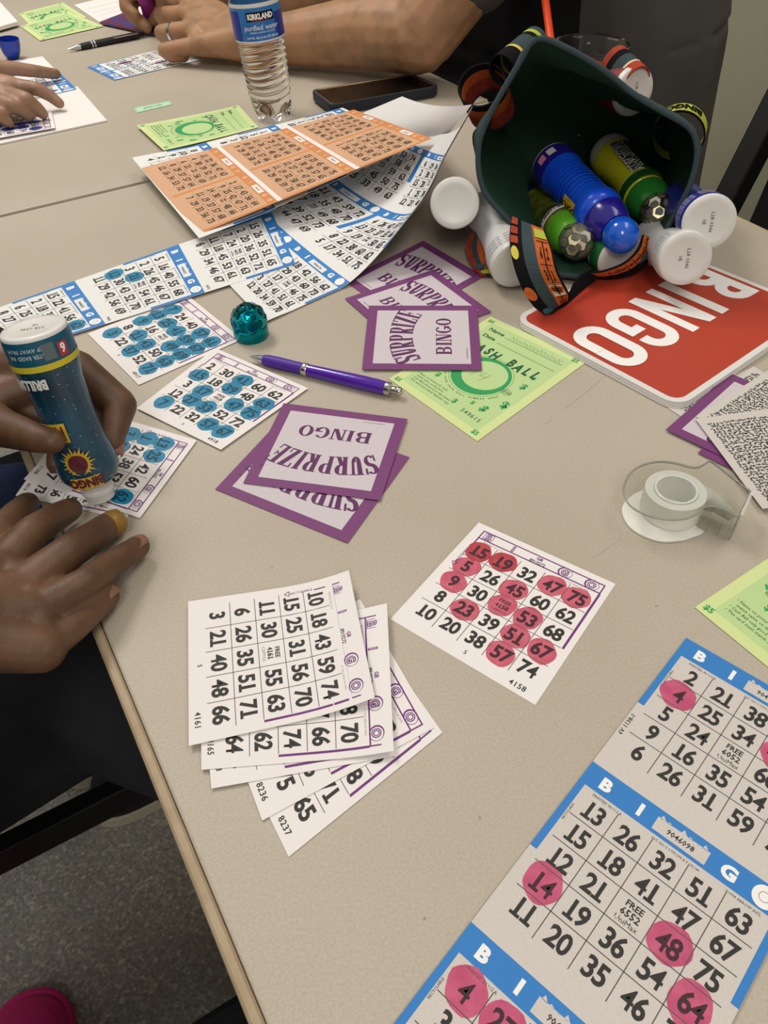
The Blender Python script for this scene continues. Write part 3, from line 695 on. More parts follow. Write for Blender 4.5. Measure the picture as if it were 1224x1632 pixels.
# ------------------------------------------------------------------ purple sealed cards
CS = .1
def sealed(q, label, back=False, curl=None, arch=True):
    s = Sheet(CS, CS, plum if not back else paper_g, nx=6, ny=6, back=lilac)
    if back:
        r = random.Random(hash(label) % 1000 if False else len(label)); st = .0031
        n = int(.088/st)
        for j in range(n):
            for i in range(n):
                vs, fs, ad = glyph(r.choice('2356798'), .035, 1); a = r.uniform(-2.6, 2.6); c_, q_ = math.cos(a), math.sin(a); k = .0042
                x, y = .006+st*(i+.5)+r.uniform(-.0006, .0006), .006+st*(j+.5)+r.uniform(-.0006, .0006)
                s.raw([(x+((p-.3)*c_-(w_-.35)*q_)*k, y+((p-.3)*q_+(w_-.35)*c_)*k) for p, w_ in vs], fs, black_ink, 2+r.random()*.8)
    else:
        s.fill(.0085, .0085, CS-.0085, CS-.0085, lilac, 1)
        x = 0; L = []
        for ch in 'SURPRIZE':
            V, F, W = stroke_letter(ch, stem=.17, thin=.06, serif=.06, wd=.46); L.append((V, F, x)); x += W+.07
        tot = x-.07; k = .0705/tot; H_ = .0200; Rr = .075; cx, cy = CS/2, .0525-Rr+.006
        for V, F, x0 in L:
            pts = []
            for a, b_ in V:
                xx = (a+x0-tot/2)*k; th = xx/Rr*1.0; rr = Rr + b_*H_*(1+.15*abs(xx)/.04)
                pts.append((cx+rr*math.sin(th), cy+rr*math.cos(th)))
            s.strokes(pts, F, plum_ink, 2)
        x = 0; L = []
        for ch in 'BINGO':
            V, F, W = stroke_letter(ch, stem=.22, thin=.08, serif=.08, wd=.8); L.append((V, F, x)); x += W+.1
        tot = x-.1; k = .056/tot; H_ = .0135
        for V, F, x0 in L: s.strokes([(CS/2+(a+x0-tot/2)*k, .0245+b_*H_) for a, b_ in V], F, plum_ink, 2)
        s.text('TM', .093, .078, .0022, plum_ink, bold=0, res=1); s.text('\u00a9 ARROW INTL INC', .024, .0115, .0018, plum_ink, bold=0, res=1)
    return s.build('sealed_bingo_card', quadmap(s, *q, curl=curl), label, 'bingo card', 'purple bordered bingo cards')
sealed(pxq((554, 866), (343, 780), None, (652.6, 729), .0005), 'purple bordered card under the upside-down one beside the purple pen')
sealed(pxq((606, 798), (387.6, 770), (452, 643), (649.5, 668), .0016), 'upside-down purple bordered card, topmost of the pair near the purple pen')
sealed(pxq((675, 384), (771, 441), None, (548, 447), .0005), 'rearmost of three purple bordered cards, partly under the curled sheet')
sealed(pxq((691, 430), (783, 497), None, (549.6, 476), .0013), 'middle one of the three purple bordered cards above the green ticket')
sealed(pxq((577, 589), (588, 487.5), (760, 487.5), (768, 590.4), .0021), 'frontmost purple bordered card, turned sideways, overlapping the green ticket')
# the pile at the right edge
rt = lambda x, y, a, h, sz=CS: (lambda p, u, v: [p, p+u*sz, p+u*sz-v*sz, p-v*sz])(Q(x, y, h), Vector((math.cos(a), math.sin(a), 0)), Vector((-math.sin(a), math.cos(a), 0)))
def corner_card(left, a, h):      # left corner px, direction a of its lower-left edge going right, square to it
    p = Q(left[0], left[1], h); u = Vector((math.cos(a), math.sin(a), 0)); v = Vector((-math.sin(a), math.cos(a), 0))
    return p, u, v
p, u, v = Q(1066, 652, .0004), None, None
def by_edges(pl, pt, h):          # pl: left corner px, pt: far corner px; square card to the right of that edge
    a, b_ = Q(pl[0], pl[1], h), Q(pt[0], pt[1], h); d = (b_-a).normalized(); r_ = Vector((d.y, -d.x, 0))
    return [a+d*CS, a+d*CS+r_*CS, a+r_*CS, a]
qq = by_edges((1064, 650), (1168, 600), .0004); sealed([qq[1], qq[2], qq[3], qq[0]], 'number-patterned card back at the bottom of the right pile', back=True)
qq = by_edges((1112, 722), (1230, 610), .0012); sealed([qq[1], qq[2], qq[3], qq[0]], 'purple bordered card second from the bottom of the right pile')
qq = by_edges((1061, 685), (1163, 595), .0020); sealed([qq[3], qq[0], qq[1], qq[2]], 'purple bordered card sticking out left of the right pile')
qq = by_edges((1108, 664), (1165, 628), .0030); sealed(qq, 'tilted number-patterned card back just beneath the top of the right pile', back=True)
a_, b_ = Q(1108, 668, .004), Q(1197, 787, .004); d = (a_-b_).normalized(); r_ = Vector((d.y, -d.x, 0))
sealed([a_, a_+r_*CS, a_+r_*CS-d*CS, a_-d*CS], 'number-patterned card back on top of the right pile by the tape', back=True)

# ------------------------------------------------------------------ green tickets
GWD, GHT = .106, .137
def ticket(q, label, written=False, group='green paper tickets', curl=None, number='549615'):
    s = Sheet(GWD, GHT, green_pap, nx=12 if curl else 6, ny=12 if curl else 6)
    W, H_ = GWD, GHT
    s.fill(.008, .008, W-.008, H_-.008, green_in, 1)
    s.text('Name', .021, H_-.0165, .0068, dkgreen_ink, 2, bold=.03); s.fill(.032, H_-.0195, W-.012, H_-.019, dkgreen_ink, 2)
    s.text('Date', .021, H_-.0275, .0068, dkgreen_ink, 2, bold=.03); s.fill(.032, H_-.0305, W-.012, H_-.030, dkgreen_ink, 2)
    x = .014
    for i, ch in enumerate('CASH BALL'):
        s.text(ch, x+.004, H_-.0455+.0007*(i % 3-1), .0148, dkgreen_ink, 2.5, bold=.045, sx=.72, rot=-.10+.05*(i % 2)); x += .0086
    cy = .061
    s.ring(W/2, cy, .0200, .0262, green_ink, 2, dx=.0022, dy=.0022, n=36); s.ring(W/2, cy, .0278, .0282, green_ink, 2, n=36)
    t = 'WRITE YOUR CASH BALL NUMBER HERE'
    for i, ch in enumerate(t):
        a = math.pi*1.12+i/len(t)*math.pi*.78; s.text(ch, W/2+.031*math.cos(a), cy+.031*math.sin(a), .0027, dkgreen_ink, 2.5, rot=a+math.pi/2, bold=.02, res=1)
    for (x, y, z) in ((.018, .085, .009), (.016, .052, .011), (.026, .036, .008), (.089, .074, .010), (.093, .046, .012), (.084, .031, .011), (.072, .030, .006), (.060, .021, .008), (.088, .088, .006), (.023, .070, .006)):
        s.text('$', x, y, z, green_ink, 2, bold=.03, rot=random.uniform(-.3, .3), res=2); s.text('S', x+.0012, y, z*.8, green_ink, 2, bold=.02, res=1)
    for (x, y) in ((.083, .057), (.022, .044)):        # little stacks of notes
        for k in range(3): s.path([(x-.005, y+k*.0016), (x, y-.002+k*.0016), (x+.005, y+k*.0016), (x, y+.002+k*.0016), (x-.005, y+k*.0016)], .0004, dkgreen_ink)
    for i, t in enumerate(('\u2022 Name on picture I.D. must', 'match name on this form.', '\u2022 Cash Ball only good on date issued', '\u2022 This card must match duplicate copy')):
        s.text(t, .011 if t[0] == '\u2022' else .0135, .026-i*.0038, .0034, dkgreen_ink, 2.5, bold=.005, align='l', res=1, sx=.9)
    s.text(number, .082, .0175, .0062, dkgreen_ink, 2.5, bold=.005, track=.08)
    for x, y in ((.006, H_-.006), (W-.008, H_-.006), (.006, .006), (W-.008, .006)): s.text('$5', x, y, .0062, green_ink, 2.6, bold=.03)
    if written:
        r = random.Random(3); x = .036; pts = []
        for i in range(30): pts.append((x+i*.0019, H_-.0165+(.0042 if i % 2 else -.0015)*r.uniform(.5, 1.1)))
        s.path(pts, .00035, pencil, 3)
        s.path([(W/2-.006, cy+.006), (W/2-.0075, cy-.006)], .0005, pencil, 3); s.path([(W/2+.002, cy+.006), (W/2-.001, cy-.001), (W/2+.006, cy-.0005)], .0005, pencil, 3); s.path([(W/2+.006, cy+.006), (W/2+.0035, cy-.007)], .0005, pencil, 3)
    return s.build('raffle_ticket', quadmap(s, *q, curl=curl), label, 'ticket', group, smooth=bool(curl))
ticket(pxq((782, 505), (936.5, 576), (760.6, 703.7), (620, 604), .0003), 'green cash ball ticket with pencil writing beside the red board', True)
ticket(pxq((380, 168), (412, 203), (262, 245), (219, 205), .0008), 'small green cash ball ticket left of the water bottle', curl=lambda u, v: .004*(1-v)*(1-v))
p = Q(1107, 968, .0004); vv = (Q(1224, 890, .0004)-p).normalized(); uu = Vector((vv.y, -vv.x, 0))
ticket([p+vv*GHT, p+vv*GHT+uu*GWD, p+uu*GWD, p], 'green cash ball ticket cut off by the right edge of the photo', number='549614')
ticket(pxq((30, 22), (100, 4), (138, 28), (58, 52), .0006), 'far green ticket beneath another, top left of the table', number='548101')
ticket(pxq((33, 42), (108, 18), (165, 42), (64, 65), .0014), 'far green ticket on top of another, top left of the table', number='548102')

# ------------------------------------------------------------------ red board under the bag
red_board = mat('board_red', '#b8402c', 0.45, noise=(5, .35, '#a8382a'))
board_white = mat('board_white', '#dedbd8', 0.5)
pa, pb = Q(817, 507, .006), Q(1076, 645, .006)
du = (pb-pa).normalized(); dr_ = Vector((-du.y, du.x, 0)); Lb = (pb-pa).length
if dr_.x < 0: dr_ = -dr_
dv = (Q(1224, 553, .006)-pb).normalized(); BW = Lb+.004; BH = .2125
def rounded(w_, h_, r, inset=0.0, n=6):
    P = []
    for cx, cy, a0 in ((w_-r, r, -90), (w_-r, h_-r, 0), (r, h_-r, 90), (r, r, 180)):
        for i in range(n+1):
            a = math.radians(a0+90*i/n); P.append((cx+(r-inset)*math.cos(a), cy+(r-inset)*math.sin(a)))
    return P
BT = thing('game_board', pa, 'red board with large white BINGO letters, under the bag', 'board', None)
def bpt(x, y, z): return pa + du*x + dr_*y + Vector((0, 0, z))     # x along near edge, y away
for k in range(3):
    bm_ = MB(); z0, z1 = -.0055+k*.0019, -.0055+k*.0019+.0016; o2 = (k-2)*-.0006
    P = rounded(BW, BH, .016); n_ = len(P)
    vs = [bpt(x+o2, y-o2, z0) for x, y in P]+[bpt(x+o2, y-o2, z1) for x, y in P]
    fs = [tuple(range(n_, 2*n_)), tuple(reversed(range(n_)))]+[(i, (i+1) % n_, n_+(i+1) % n_, n_+i) for i in range(n_)]
    bm_.add(vs, fs, board_white)
    if k == 2:
        P2 = rounded(BW, BH, .016, .0055); P2 = [(x, y) for x, y in P2]
        bm_.add([bpt(x, y, z1+.0001) for x, y in P2], [tuple(range(len(P2)))], red_board)
        # reading direction runs towards the viewer (-dr_), letter tops towards +du
        zc = [0]
        def bquad(pts):
            zc[0] += 1; bm_.add([bpt(.052+u, .2025-r, z1+.0002+.000006*zc[0]) for r, u in pts], [(3, 2, 1, 0)], white_ink)
        def stroke(cl, w_):
            pr = None
            for k_, (r, u) in enumerate(cl):
                a_, c_ = cl[max(k_-1, 0)], cl[min(k_+1, len(cl)-1)]; dx, dy = c_[0]-a_[0], c_[1]-a_[1]; L_ = math.hypot(dx, dy)
                e_ = ((r-dy/L_*w_/2, u+dx/L_*w_/2), (r+dy/L_*w_/2, u-dx/L_*w_/2))
                if pr: bquad([pr[0], e_[0], e_[1], pr[1]])
                pr = e_
        H_, wv = .069, .0112
        def arcp(cx, cy, rc, a0, a1, n=12): return [(cx+rc*math.cos(math.radians(a0+(a1-a0)*k_/n)), cy+rc*math.sin(math.radians(a0+(a1-a0)*k_/n))) for k_ in range(n+1)]
        rc = (.037-wv)/2
        def bar_(r0, u0, r1, u1): bquad([(r0, u0), (r1, u0), (r1, u1), (r0, u1)])
        # B
        bar_(0, 0, wv, H_)
        for (c_, rr, ex) in ((H_-.0175, .0118, .014), (.0180, .0125, .015)):
            stroke([(wv*.9, c_+rr), (ex, c_+rr)]+arcp(ex, c_, rr, 90, -90)[1:-1]+[(ex, c_-rr), (wv*.9, c_-rr)], wv)
        bar_(.049, 0, .0605, H_)                                         # I
        bar_(.069, 0, .0790, H_); bar_(.0945, 0, .1045, H_); bquad([(.069, H_), (.0795, H_), (.1045, 0), (.0940, 0)])   # N
        x0 = .112; L_, R_ = x0+wv/2, x0+.037-wv/2; cx_ = x0+.0185        # G
        stroke([(R_, H_*.66), (R_, H_-.0185)]+arcp(cx_, H_-.0185, rc, 0, 180)[1:]+[(L_, .0185)]+arcp(cx_, .0185, rc, 180, 360)[1:]+[(R_, H_*.50)], wv); bar_(cx_, H_*.42, R_+wv/2, H_*.42+wv*.9)
        x0 = .156; L_, R_ = x0+wv/2, x0+.037-wv/2; cx_ = x0+.0185        # O
        stroke([(R_, H_*.5), (R_, H_-.0185)]+arcp(cx_, H_-.0185, rc, 0, 180)[1:]+[(L_, .0185)]+arcp(cx_, .0185, rc, 180, 360)[1:]+[(R_, H_*.5)], wv)
    bm_.build('board_face' if k == 2 else 'board_backing', BT)

# ------------------------------------------------------------------ daubers
wplast = mat('plastic_white', '#dcdad6', 0.35)
silver = mat('mirror_silver', '#e6e2d0', 0.28, metal=1.0)
silver2 = mat('mirror_silver_warm', '#ddd6ae', 0.3, metal=1.0)
silver3 = mat('mirror_silver_dark', '#b5b19c', 0.3, metal=1.0)
chrome = mat('chrome', '#c9c9c8', 0.15, metal=1.0)
teal_metal = mat('teal_foil', '#118c98', 0.16, metal=1.0); teal_metal2 = mat('teal_foil_light', '#2fb3ba', 0.12, metal=1.0); teal_metal3 = mat('teal_foil_dark', '#07616b', 0.2, metal=1.0)
def facet_ball(mb, c, r, mats, hz=None, seed=1, sub=3, zmin=None):
    """hexagon-tiled mirror ball (dual of an icosphere)"""
    bm = bmesh.new(); bmesh.ops.create_icosphere(bm, subdivisions=sub, radius=r); rr = random.Random(seed)
    R = Matrix.Rotation(rr.random()*3, 3, 'X') @ Matrix.Rotation(rr.random()*3, 3, 'Z')
    bm.faces.ensure_lookup_table()
    for v in bm.verts:
        fs = list(v.link_faces); nrm = v.co.normalized(); a = nrm.orthogonal().normalized(); b = nrm.cross(a)
        ctr = [f.calc_center_median() for f in fs]
        ctr.sort(key=lambda p: math.atan2((p-v.co).dot(b), (p-v.co).dot(a)))
        m0 = sum(ctr, Vector())/len(ctr); ctr = [(m0+(p-m0)*.975) for p in ctr]
        tl = Vector((rr.uniform(-1, 1), rr.uniform(-1, 1), rr.uniform(-1, 1)))*.20
        pts = [R @ (p.normalized()*r + nrm.cross(tl).cross(p-m0)*0 + nrm*((p-m0).dot(tl))) for p in ctr]
        if zmin is not None and (sum(pts, Vector())/len(pts)).z < zmin: continue
        mb.add([c+p for p in pts], [tuple(range(len(pts)))], rr.choice(mats[:-1]))
    bm.free()
    bm = bmesh.new(); bmesh.ops.create_icosphere(bm, subdivisions=3, radius=r*.975)
    vs = [c+v.co for v in bm.verts]; fs = [tuple(v.index for v in f.verts) for f in bm.faces]; bm.free(); mb.add(vs, fs, mats[-1])
def cyl_text(mb, X, txt, M, size, r, z, ang=0.0, along=True, bold=.02, sx=1.0, arc=0.0, res=2, rev=False):
    """text on a cylinder about local z: along=True reads up the axis, else round it"""
    V, F, L = text_geo(txt, size, bold, sx, res)
    vs = []
    for a, b in V:
        a -= L/2; b -= size*.36
        if rev: a, b = -a, -b
        if along: t, h = ang - b/r, z + a
        else: t, h = ang + a/r, z + b
        vs.append(X @ Vector((r*math.cos(t), r*math.sin(t), h)))
    mb.add(vs, F, M)
def cyl_patch(mb, X, M, r, z0, z1, a0, a1, n=8):
    vs = []; fs = []
    for i in range(n+1):
        a = a0+(a1-a0)*i/n; vs += [X @ Vector((r*math.cos(a), r*math.sin(a), z)) for z in (z0, z1)]
        if i: fs.append((2*i-2, 2*i, 2*i+1, 2*i-1))
    mb.add(vs, fs, M)
def cam_angle(X, p):
    """angle of the local direction pointing at the viewer side"""
    d = X.inverted().to_3x3() @ (CAM-Vector(p)); return math.atan2(d.y, d.x)
def dauber(base, tip, label, body, endm=None, cap=None, cone=None, ball=None, name='bingo_dauber', group='bingo daubers', extra=None, R=.0235, ring=None, seed=1, code=True, parent_cap=None, scale=1.0, rad=1.0):
    """base: centre of the flat white bottom; tip: direction towards the cap"""
    base = Vector(base); z = (Vector(tip)-base).normalized(); X = frame(base, z) @ Matrix.Diagonal((rad, rad, 1, 1)); T = thing(name, base, label, 'dauber', group)
    k = R/.0235*scale
    g = lambda r, zz, m=None: (r*k, zz*k) + ((m,) if m else ())
    b = MB()
    b.lathe([g(.0001, .0006, wplast), g(.015, .0006, wplast), g(.017, 0, wplast), g(.0218, .0, wplast), g(.0228, .0010, wplast), g(.0230, .0025, endm or wplast), g(.0235, .006, endm or body), g(.0235, .018, ring or body), g(.0228, .024, body), g(.0205, .036, body), g(.0195, .058, body), g(.0200, .078, body), g(.0222, .092, body), g(.0232, .098, body), g(.0228, .104, body), g(.0198, .109, body), g(.0128, .1118, body)], body, X, n=36)
    o = b.build('bottle_body', T, smooth=True, auto=1.0)
    if code:
        b = MB(); V, F, L = text_geo('L28 0346', .0045, .0, 1, 1); b.add([X @ Vector((-(a-L/2)*k, (c+.0005)*k, .0002)) for a, c in V], [tuple(reversed(f)) for f in F] if False else F, grey_ink)
        V, F, L = text_geo('0E', .0045, .0, 1, 1); b.add([X @ Vector((-(a-L/2)*k, (c-.006)*k, .0002)) for a, c in V], F, grey_ink); b.build('stamped_code', T)
    if cap is None:
        b = MB(); b.lathe([g(.0128, .1090), g(.0132, .1095), g(.0132, .1125), g(.0120, .113), g(.0128, .1140), g(.0128, .1165), g(.0120, .117), g(.0128, .118), g(.0128, .1205), g(.0118, .122), g(.0112, .1265), g(.007, .129), g(.0001, .1298)], wplast, X, n=32); b.build('applicator_collar', T, smooth=True, auto=.8)
    else:
        b = MB(); b.lathe([g(.0185, .1125), g(.0215, .113), g(.0212, .117), g(.0172, .131), g(.0150, .134), g(.0001, .1345)], cone, X, n=32); CP = b.build('cap', T, smooth=True, auto=.8)
        b = MB(); c = X @ Vector((0, 0, .1440*k))
        if cap == 'ball': b.lathe([(max(.0001, .0168*k*math.sin(math.pi*i/16)), .1440*k-.0168*k*math.cos(math.pi*i/16)) for i in range(17)], ball, X, n=32); b.build('cap_ball', CP, smooth=True)
        else: facet_ball(b, c, .0172*k, [silver, silver, silver2, silver3, mat('mirror_gap', '#6b675a', .4)], seed=seed, sub=2); b.build('cap_mirror_ball', CP)
    if extra: extra(T, X, k)
    return T, X
# pocket daubers (white bottoms showing), and those lying in the bag
def dep(x, y, t): return CAM + ray(x, y)*t
white_label = mat('label_white', '#cfd0cd', .5); teal_label = mat('label_teal', '#1d7f93', .5); navy_label = mat('label_navy', '#28308c', .35); maroon = mat('label_maroon', '#5b2330', .5)
GP = 'daubers tucked bottom-out in the pockets of the bag'
b0 = dep(725, 324, .745); dauber(b0, b0+ray(722, 312), 'white-bottomed dauber at the left of the bag, beside the curled sheet', mat('dauber_dark', '#2a1c22', .5), group=GP, code=False)
def fine_print(M, zs, r=.02365, txt='NON TOXIC WATER BASED INK'):
    def fn(T, X, k):
        b = MB()
        for z in zs:
            for a in range(4): cyl_text(b, X, txt, M, .0028, r*k, z*k, ang=a*1.57+.3, along=False, bold=0, res=1, sx=.8)
        b.build('fine_print', T)
    return fn
b0 = Q(822, 424, .0262); b1 = Q(790, 360, .031); dauber(b0, b1, 'white dauber lying in front of the bag behind the printed strap', white_label, group=GP, code=False, extra=fine_print(grey_ink, (.009, .013, .017, .021)))
b0 = dep(1131, 354, 1257*.046/85); dauber(b0, far_end(1090, 333, b0, .09), 'navy dauber with white bottom, highest at the right of the bag', navy_label, endm=navy_label, group=GP, extra=fine_print(white_ink, (.009, .013, .017, .021)))
b0 = dep(1093, 412, 1257*.046/84); dauber(b0, far_end(1048, 388, b0, .09), 'pale labelled dauber with white bottom above the red board corner', white_label, endm=white_label, group=GP, extra=fine_print(grey_ink, (.009, .013, .017, .021)))
b0 = dep(1012, 146, .80); dauber(b0, b0+Vector((-.38, .90, -.12)), 'white-bottomed dauber held in the red loop at the upper right of the bag', mat('dauber_red_body', '#7c2320', .5), group=GP)
b0 = Q(990, 412, .0245); dauber(b0, b0+Vector((-.25, .95, .0)), 'white-bottomed dauber under the blue ball cap at the bag mouth', white_label, endm=mat('label_green', '#1f6b3a', .5), group=GP, code=False)

blue_tr = mat('dauber_blue', '#1148d8', .28, noise=(40, .4, '#1f6bf0'), coat=.3)
indigo = mat('dauber_indigo', '#241a86', .22, coat=.4); blue_ball = mat('cap_royal_blue', '#1259cc', .2, coat=.5)
yel = mat('dauber_yellow', '#d6d322', .3, noise=(90, .5, '#dfd93a'), coat=.3); dkgreen = mat('dauber_green', '#1d5a22', .3, noise=(60, .5, '#0f3a18'), coat=.3)
lime = mat('dauber_lime', '#63b32a', .3, noise=(40, .5, '#4c9422'), coat=.3); gold = mat('label_gold', '#c39a1e', .4, noise=(200, .6, '#e0c04a'))
def ex_blue(T, X, k):
    b = MB(); a = cam_angle(X, X.translation)
    for i in range(11): b.lathe([(.0206*k, (.032+i*.006)*k), (.0213*k, (.034+i*.006)*k), (.0206*k, (.036+i*.006)*k)], blue_tr, X, n=32, cap0=False, cap1=False)
    b.build('grip_ridges', T, smooth=True)
    b = MB(); cyl_patch(b, X, gold, .0225*k, .070*k, .092*k, a+.45, a+1.2); cyl_text(b, X, 'BINGO', black_ink, .009*k, .0227*k, .081*k, ang=a+.82, bold=.05); b.build('label', T)
    b = MB(); cyl_patch(b, X, mat('sticker_pink', '#d98fa6', .4), .0238*k, .008*k, .017*k, a+.0, a+.35); cyl_patch(b, X, wplast, .0238*k, .008*k, .017*k, a-.5, a-.15); b.build('sticker', T)
bb = dep(990, 376, 1257*.034/59); bz = far_end(880, 262, bb, .145); z_ = (bb-bz).normalized()
dauber(bz, bb, 'bright blue dauber with a round blue ball cap lying in the bag', blue_tr, endm=indigo, ring=indigo, cap='ball', cone=indigo, ball=blue_ball, group='daubers lying in the bag', extra=ex_blue, code=False)
def ex_yel(T, X, k):
    a = cam_angle(X, X.translation); b = MB()
    cyl_patch(b, X, dkgreen, .02372*k, .018*k, .0185*k, 0, 6.283, 32)
    cyl_patch(b, X, dkgreen, .0238*k, .099*k, .112*k, 0, 6.283, 32)
    prof = [(.024, .0235), (.036, .0212), (.058, .0202), (.078, .0207), (.096, .0230)]
    for (z0, r0), (z1, r1) in zip(prof, prof[1:]):
        vs = []; fs = []; n = 10
        for i in range(n+1):
            an = a-.25-1.6*i/n; vs += [X @ Vector((r0*k*math.cos(an), r0*k*math.sin(an), z0*k)), X @ Vector((r1*k*math.cos(an), r1*k*math.sin(an), z1*k))]
            if i: fs.append((2*i-2, 2*i, 2*i+1, 2*i-1))
        b.add(vs, fs, dkgreen)
    b.build('label', T, smooth=True)
    b = MB()
    cyl_text(b, X, 'SUNSATIONAL', white_ink, .0160*k, .0236*k, .060*k, ang=a-.50, bold=.10, sx=.66, rev=True); cyl_text(b, X, 'SUNSATIONAL', black_ink, .0160*k, .0239*k, .060*k, ang=a-.50, bold=.03, sx=.66, rev=True); b.build('lettering', T)
bb = dep(1050, 338, 1257*.034/56); bz = far_end(972, 246, bb, .145)
dauber(bz, bb, 'yellow and green dauber with mirror ball cap, SUNSATIONAL lettering', yel, endm=wplast, ring=yel, cap='disco', cone=mat('dauber_green_cap', '#2a7a2c', .25, coat=.4), group='daubers lying in the bag', extra=ex_yel, code=False, seed=4)
def ex_lime(T, X, k):
    b = MB(); a = cam_angle(X, X.translation)
    b.lathe([(.0236*k, .1005*k), (.0238*k, .1065*k), (.0232*k, .1085*k)], wplast, X, n=36, cap0=False, cap1=False)
    b.build('label_ring', T, smooth=True)
    b = MB(); cyl_text(b, X, 'VERY LIME \u2022 LIME \u2022 VERY LIME', black_ink, .0055*k, .0240*k, .1042*k, ang=a, along=False, bold=.03); b.build('lettering', T)
bb = dep(920, 385, 1257*.034/57); bz = far_end(852, 322, bb, .145)
dauber(bz, bb, 'lime green dauber with mirror ball cap, partly behind the strap', mat('dauber_dark_label', '#3a3420', .35, noise=(60, .9, '#7b8a1e')), endm=mat('dauber_navy_end', '#10184a', .3), ring=mat('dauber_navy_end', '#10184a'), cap='disco', cone=lime, group='daubers lying in the bag', extra=ex_lime, code=False, seed=9)

# the held dauber
held_mat = node_mat('dauber_starry_teal', lambda nt, b_, co: None)
def starry(nt, b_, co):
    v = nt.nodes.new('ShaderNodeTexVoronoi'); v.inputs['Scale'].default_value = 260; nt.links.new(co, v.inputs['Vector'])
    n = nt.nodes.new('ShaderNodeTexNoise'); n.inputs['Scale'].default_value = 30; nt.links.new(co, n.inputs['Vector'])
    c = ramp(nt, n.outputs['Fac'], [(.3, '#052d40'), (.7, '#0b4a64')])
    sr = ramp(nt, v.outputs['Distance'], [(.0, '#ffffff'), (.16, '#000000')])
    x = nt.nodes.new('ShaderNodeMixRGB'); nt.links.new(sr, x.inputs[0]); nt.links.new(c, x.inputs[1]); x.inputs[2].default_value = lin('#8fc3d6'); nt.links.new(x.outputs[0], b_.inputs['Base Color'])
    b_.inputs['Roughness'].default_value = .3; b_.inputs['Coat Weight'].default_value = .3
held_mat = node_mat('dauber_starry_teal', starry)
held_end = mat('dauber_teal_end', '#0f5470', .35); yband = mat('label_yellow', '#c9b92c', .4)
HB = CAM + ray(52, 521)*.482; HT = Q(163, 797, .0035)
def ex_held(T, X, k):
    a = cam_angle(X, (HB+HT)/2)
    b = MB(); cyl_patch(b, X, yband, .02375*k, .0175*k, .0215*k, 0, 6.283, 36); b.build('yellow_band', T, smooth=True)
    b = MB()
    cyl_text(b, X, 'KEEP AWAY FROM', wplast, .0036*k, .0237*k, .0075*k, ang=a+.45, along=False, bold=0, res=1); cyl_text(b, X, 'WATER BASED INK', wplast, .0036*k, .0237*k, .0118*k, ang=a+.45, along=False, bold=0, res=1)
    cyl_text(b, X, 'BRILLIANT', wplast, .0088*k, .0232*k, .0300*k, ang=a+.98, along=False, bold=.05, sx=.85)
    b.build('lettering', T)
    b = MB(); cyl_patch(b, X, mat('sticker_red', '#b5303a', .4), .0238*k, .007*k, .016*k, a-.75, a-.45); cyl_text(b, X, '6', white_ink, .008*k, .0240*k, .0112*k, ang=a-.6, along=False, bold=.04)
    cyl_patch(b, X, mat('label_dim', '#5b6b70', .5), .0238*k, .005*k, .0155*k, a-.35, a+.02); b.build('sticker', T)
    b = MB()       # gold sunburst with the lettering
    for i in range(22):
        t = 2*math.pi*i/22; r0, r1 = .008, (.0135 if i % 2 else .0108)
        pts = [(r0*math.cos(t-.12), r0*math.sin(t-.12)), (r1*math.cos(t), r1*math.sin(t)), (r0*math.cos(t+.12), r0*math.sin(t+.12))]
        b.add([X @ Vector((.0228*k*math.cos(a+.30+p/.022), .0228*k*math.sin(a+.30+p/.022), (.088+q_)*k)) for p, q_ in pts], [(0, 1, 2)], gold)
    for r_, M_ in ((.0085, gold), (.0068, maroon)):
        pts = [(r_*math.cos(i*math.pi/10), r_*math.sin(i*math.pi/10)) for i in range(20)]; rr_ = .0229 if M_ is gold else .0231
        b.add([X @ Vector((rr_*k*math.cos(a+.30+p/.022), rr_*k*math.sin(a+.30+p/.022), (.088+q_)*k)) for p, q_ in pts], [tuple(range(20))], M_)
    b.build('sunburst', T)
    b = MB(); cyl_patch(b, X, gold, .0212*k, .058*k, .072*k, a+.25, a+1.15); [cyl_patch(b, X, maroon, .0214*k, .060*k, .070*k, a+.35+.2*q_, a+.42+.2*q_) for q_ in range(4)]
    b.build('gold_ribbon', T); b = MB()
    cyl_patch(b, X, gold, .0236*k, .0985*k, .107*k, a-.25, a+.75); cyl_text(b, X, 'BINGO', maroon, .0085*k, .0238*k, .1028*k, ang=a+.25, along=False, bold=.06); b.build('gold_label', T)
dauber(HB, HT, 'teal starry dauber held upside down over the bingo slip', held_mat, endm=held_end, ring=held_mat, group=None, extra=ex_held, R=.0235, scale=(HT-HB).length/.1298, rad=.88*.1298/(HT-HB).length)

# loose caps
p = Q(401, 535, 0); b = MB(); T = thing('dauber_cap', p, 'shiny teal mirrored ball cap beside the purple pen', 'cap')
b = MB(); facet_ball(b, p+Vector((0, 0, .0158)), .0158, [teal_metal, teal_metal2, teal_metal3], seed=5, sub=2, zmin=-.006); b.build('mirror_dome', T)
b = MB(); b.lathe([(.0150, 0), (.0156, .001), (.0158, .012), (.0152, .0135)], teal_metal, frame(p, (0, 0, 1)), n=32); b.build('cap_rim', T, smooth=True, auto=.8)
p = Q(21, 94, 0); T = thing('dauber_cap', p, 'royal blue bell cap standing on its rounded end, far left', 'cap')
b = MB(); b.lathe([(.006, 0), (.010, .002), (.0145, .011), (.0168, .022), (.0172, .031), (.0160, .031), (.0150, .02), (.0001, .012)], mat('cap_blue', '#17379e', .3), frame(p, Vector((.1, -.05, 1))), n=28, cap1=False); b.build('cap_shell', T, smooth=True, auto=.9)

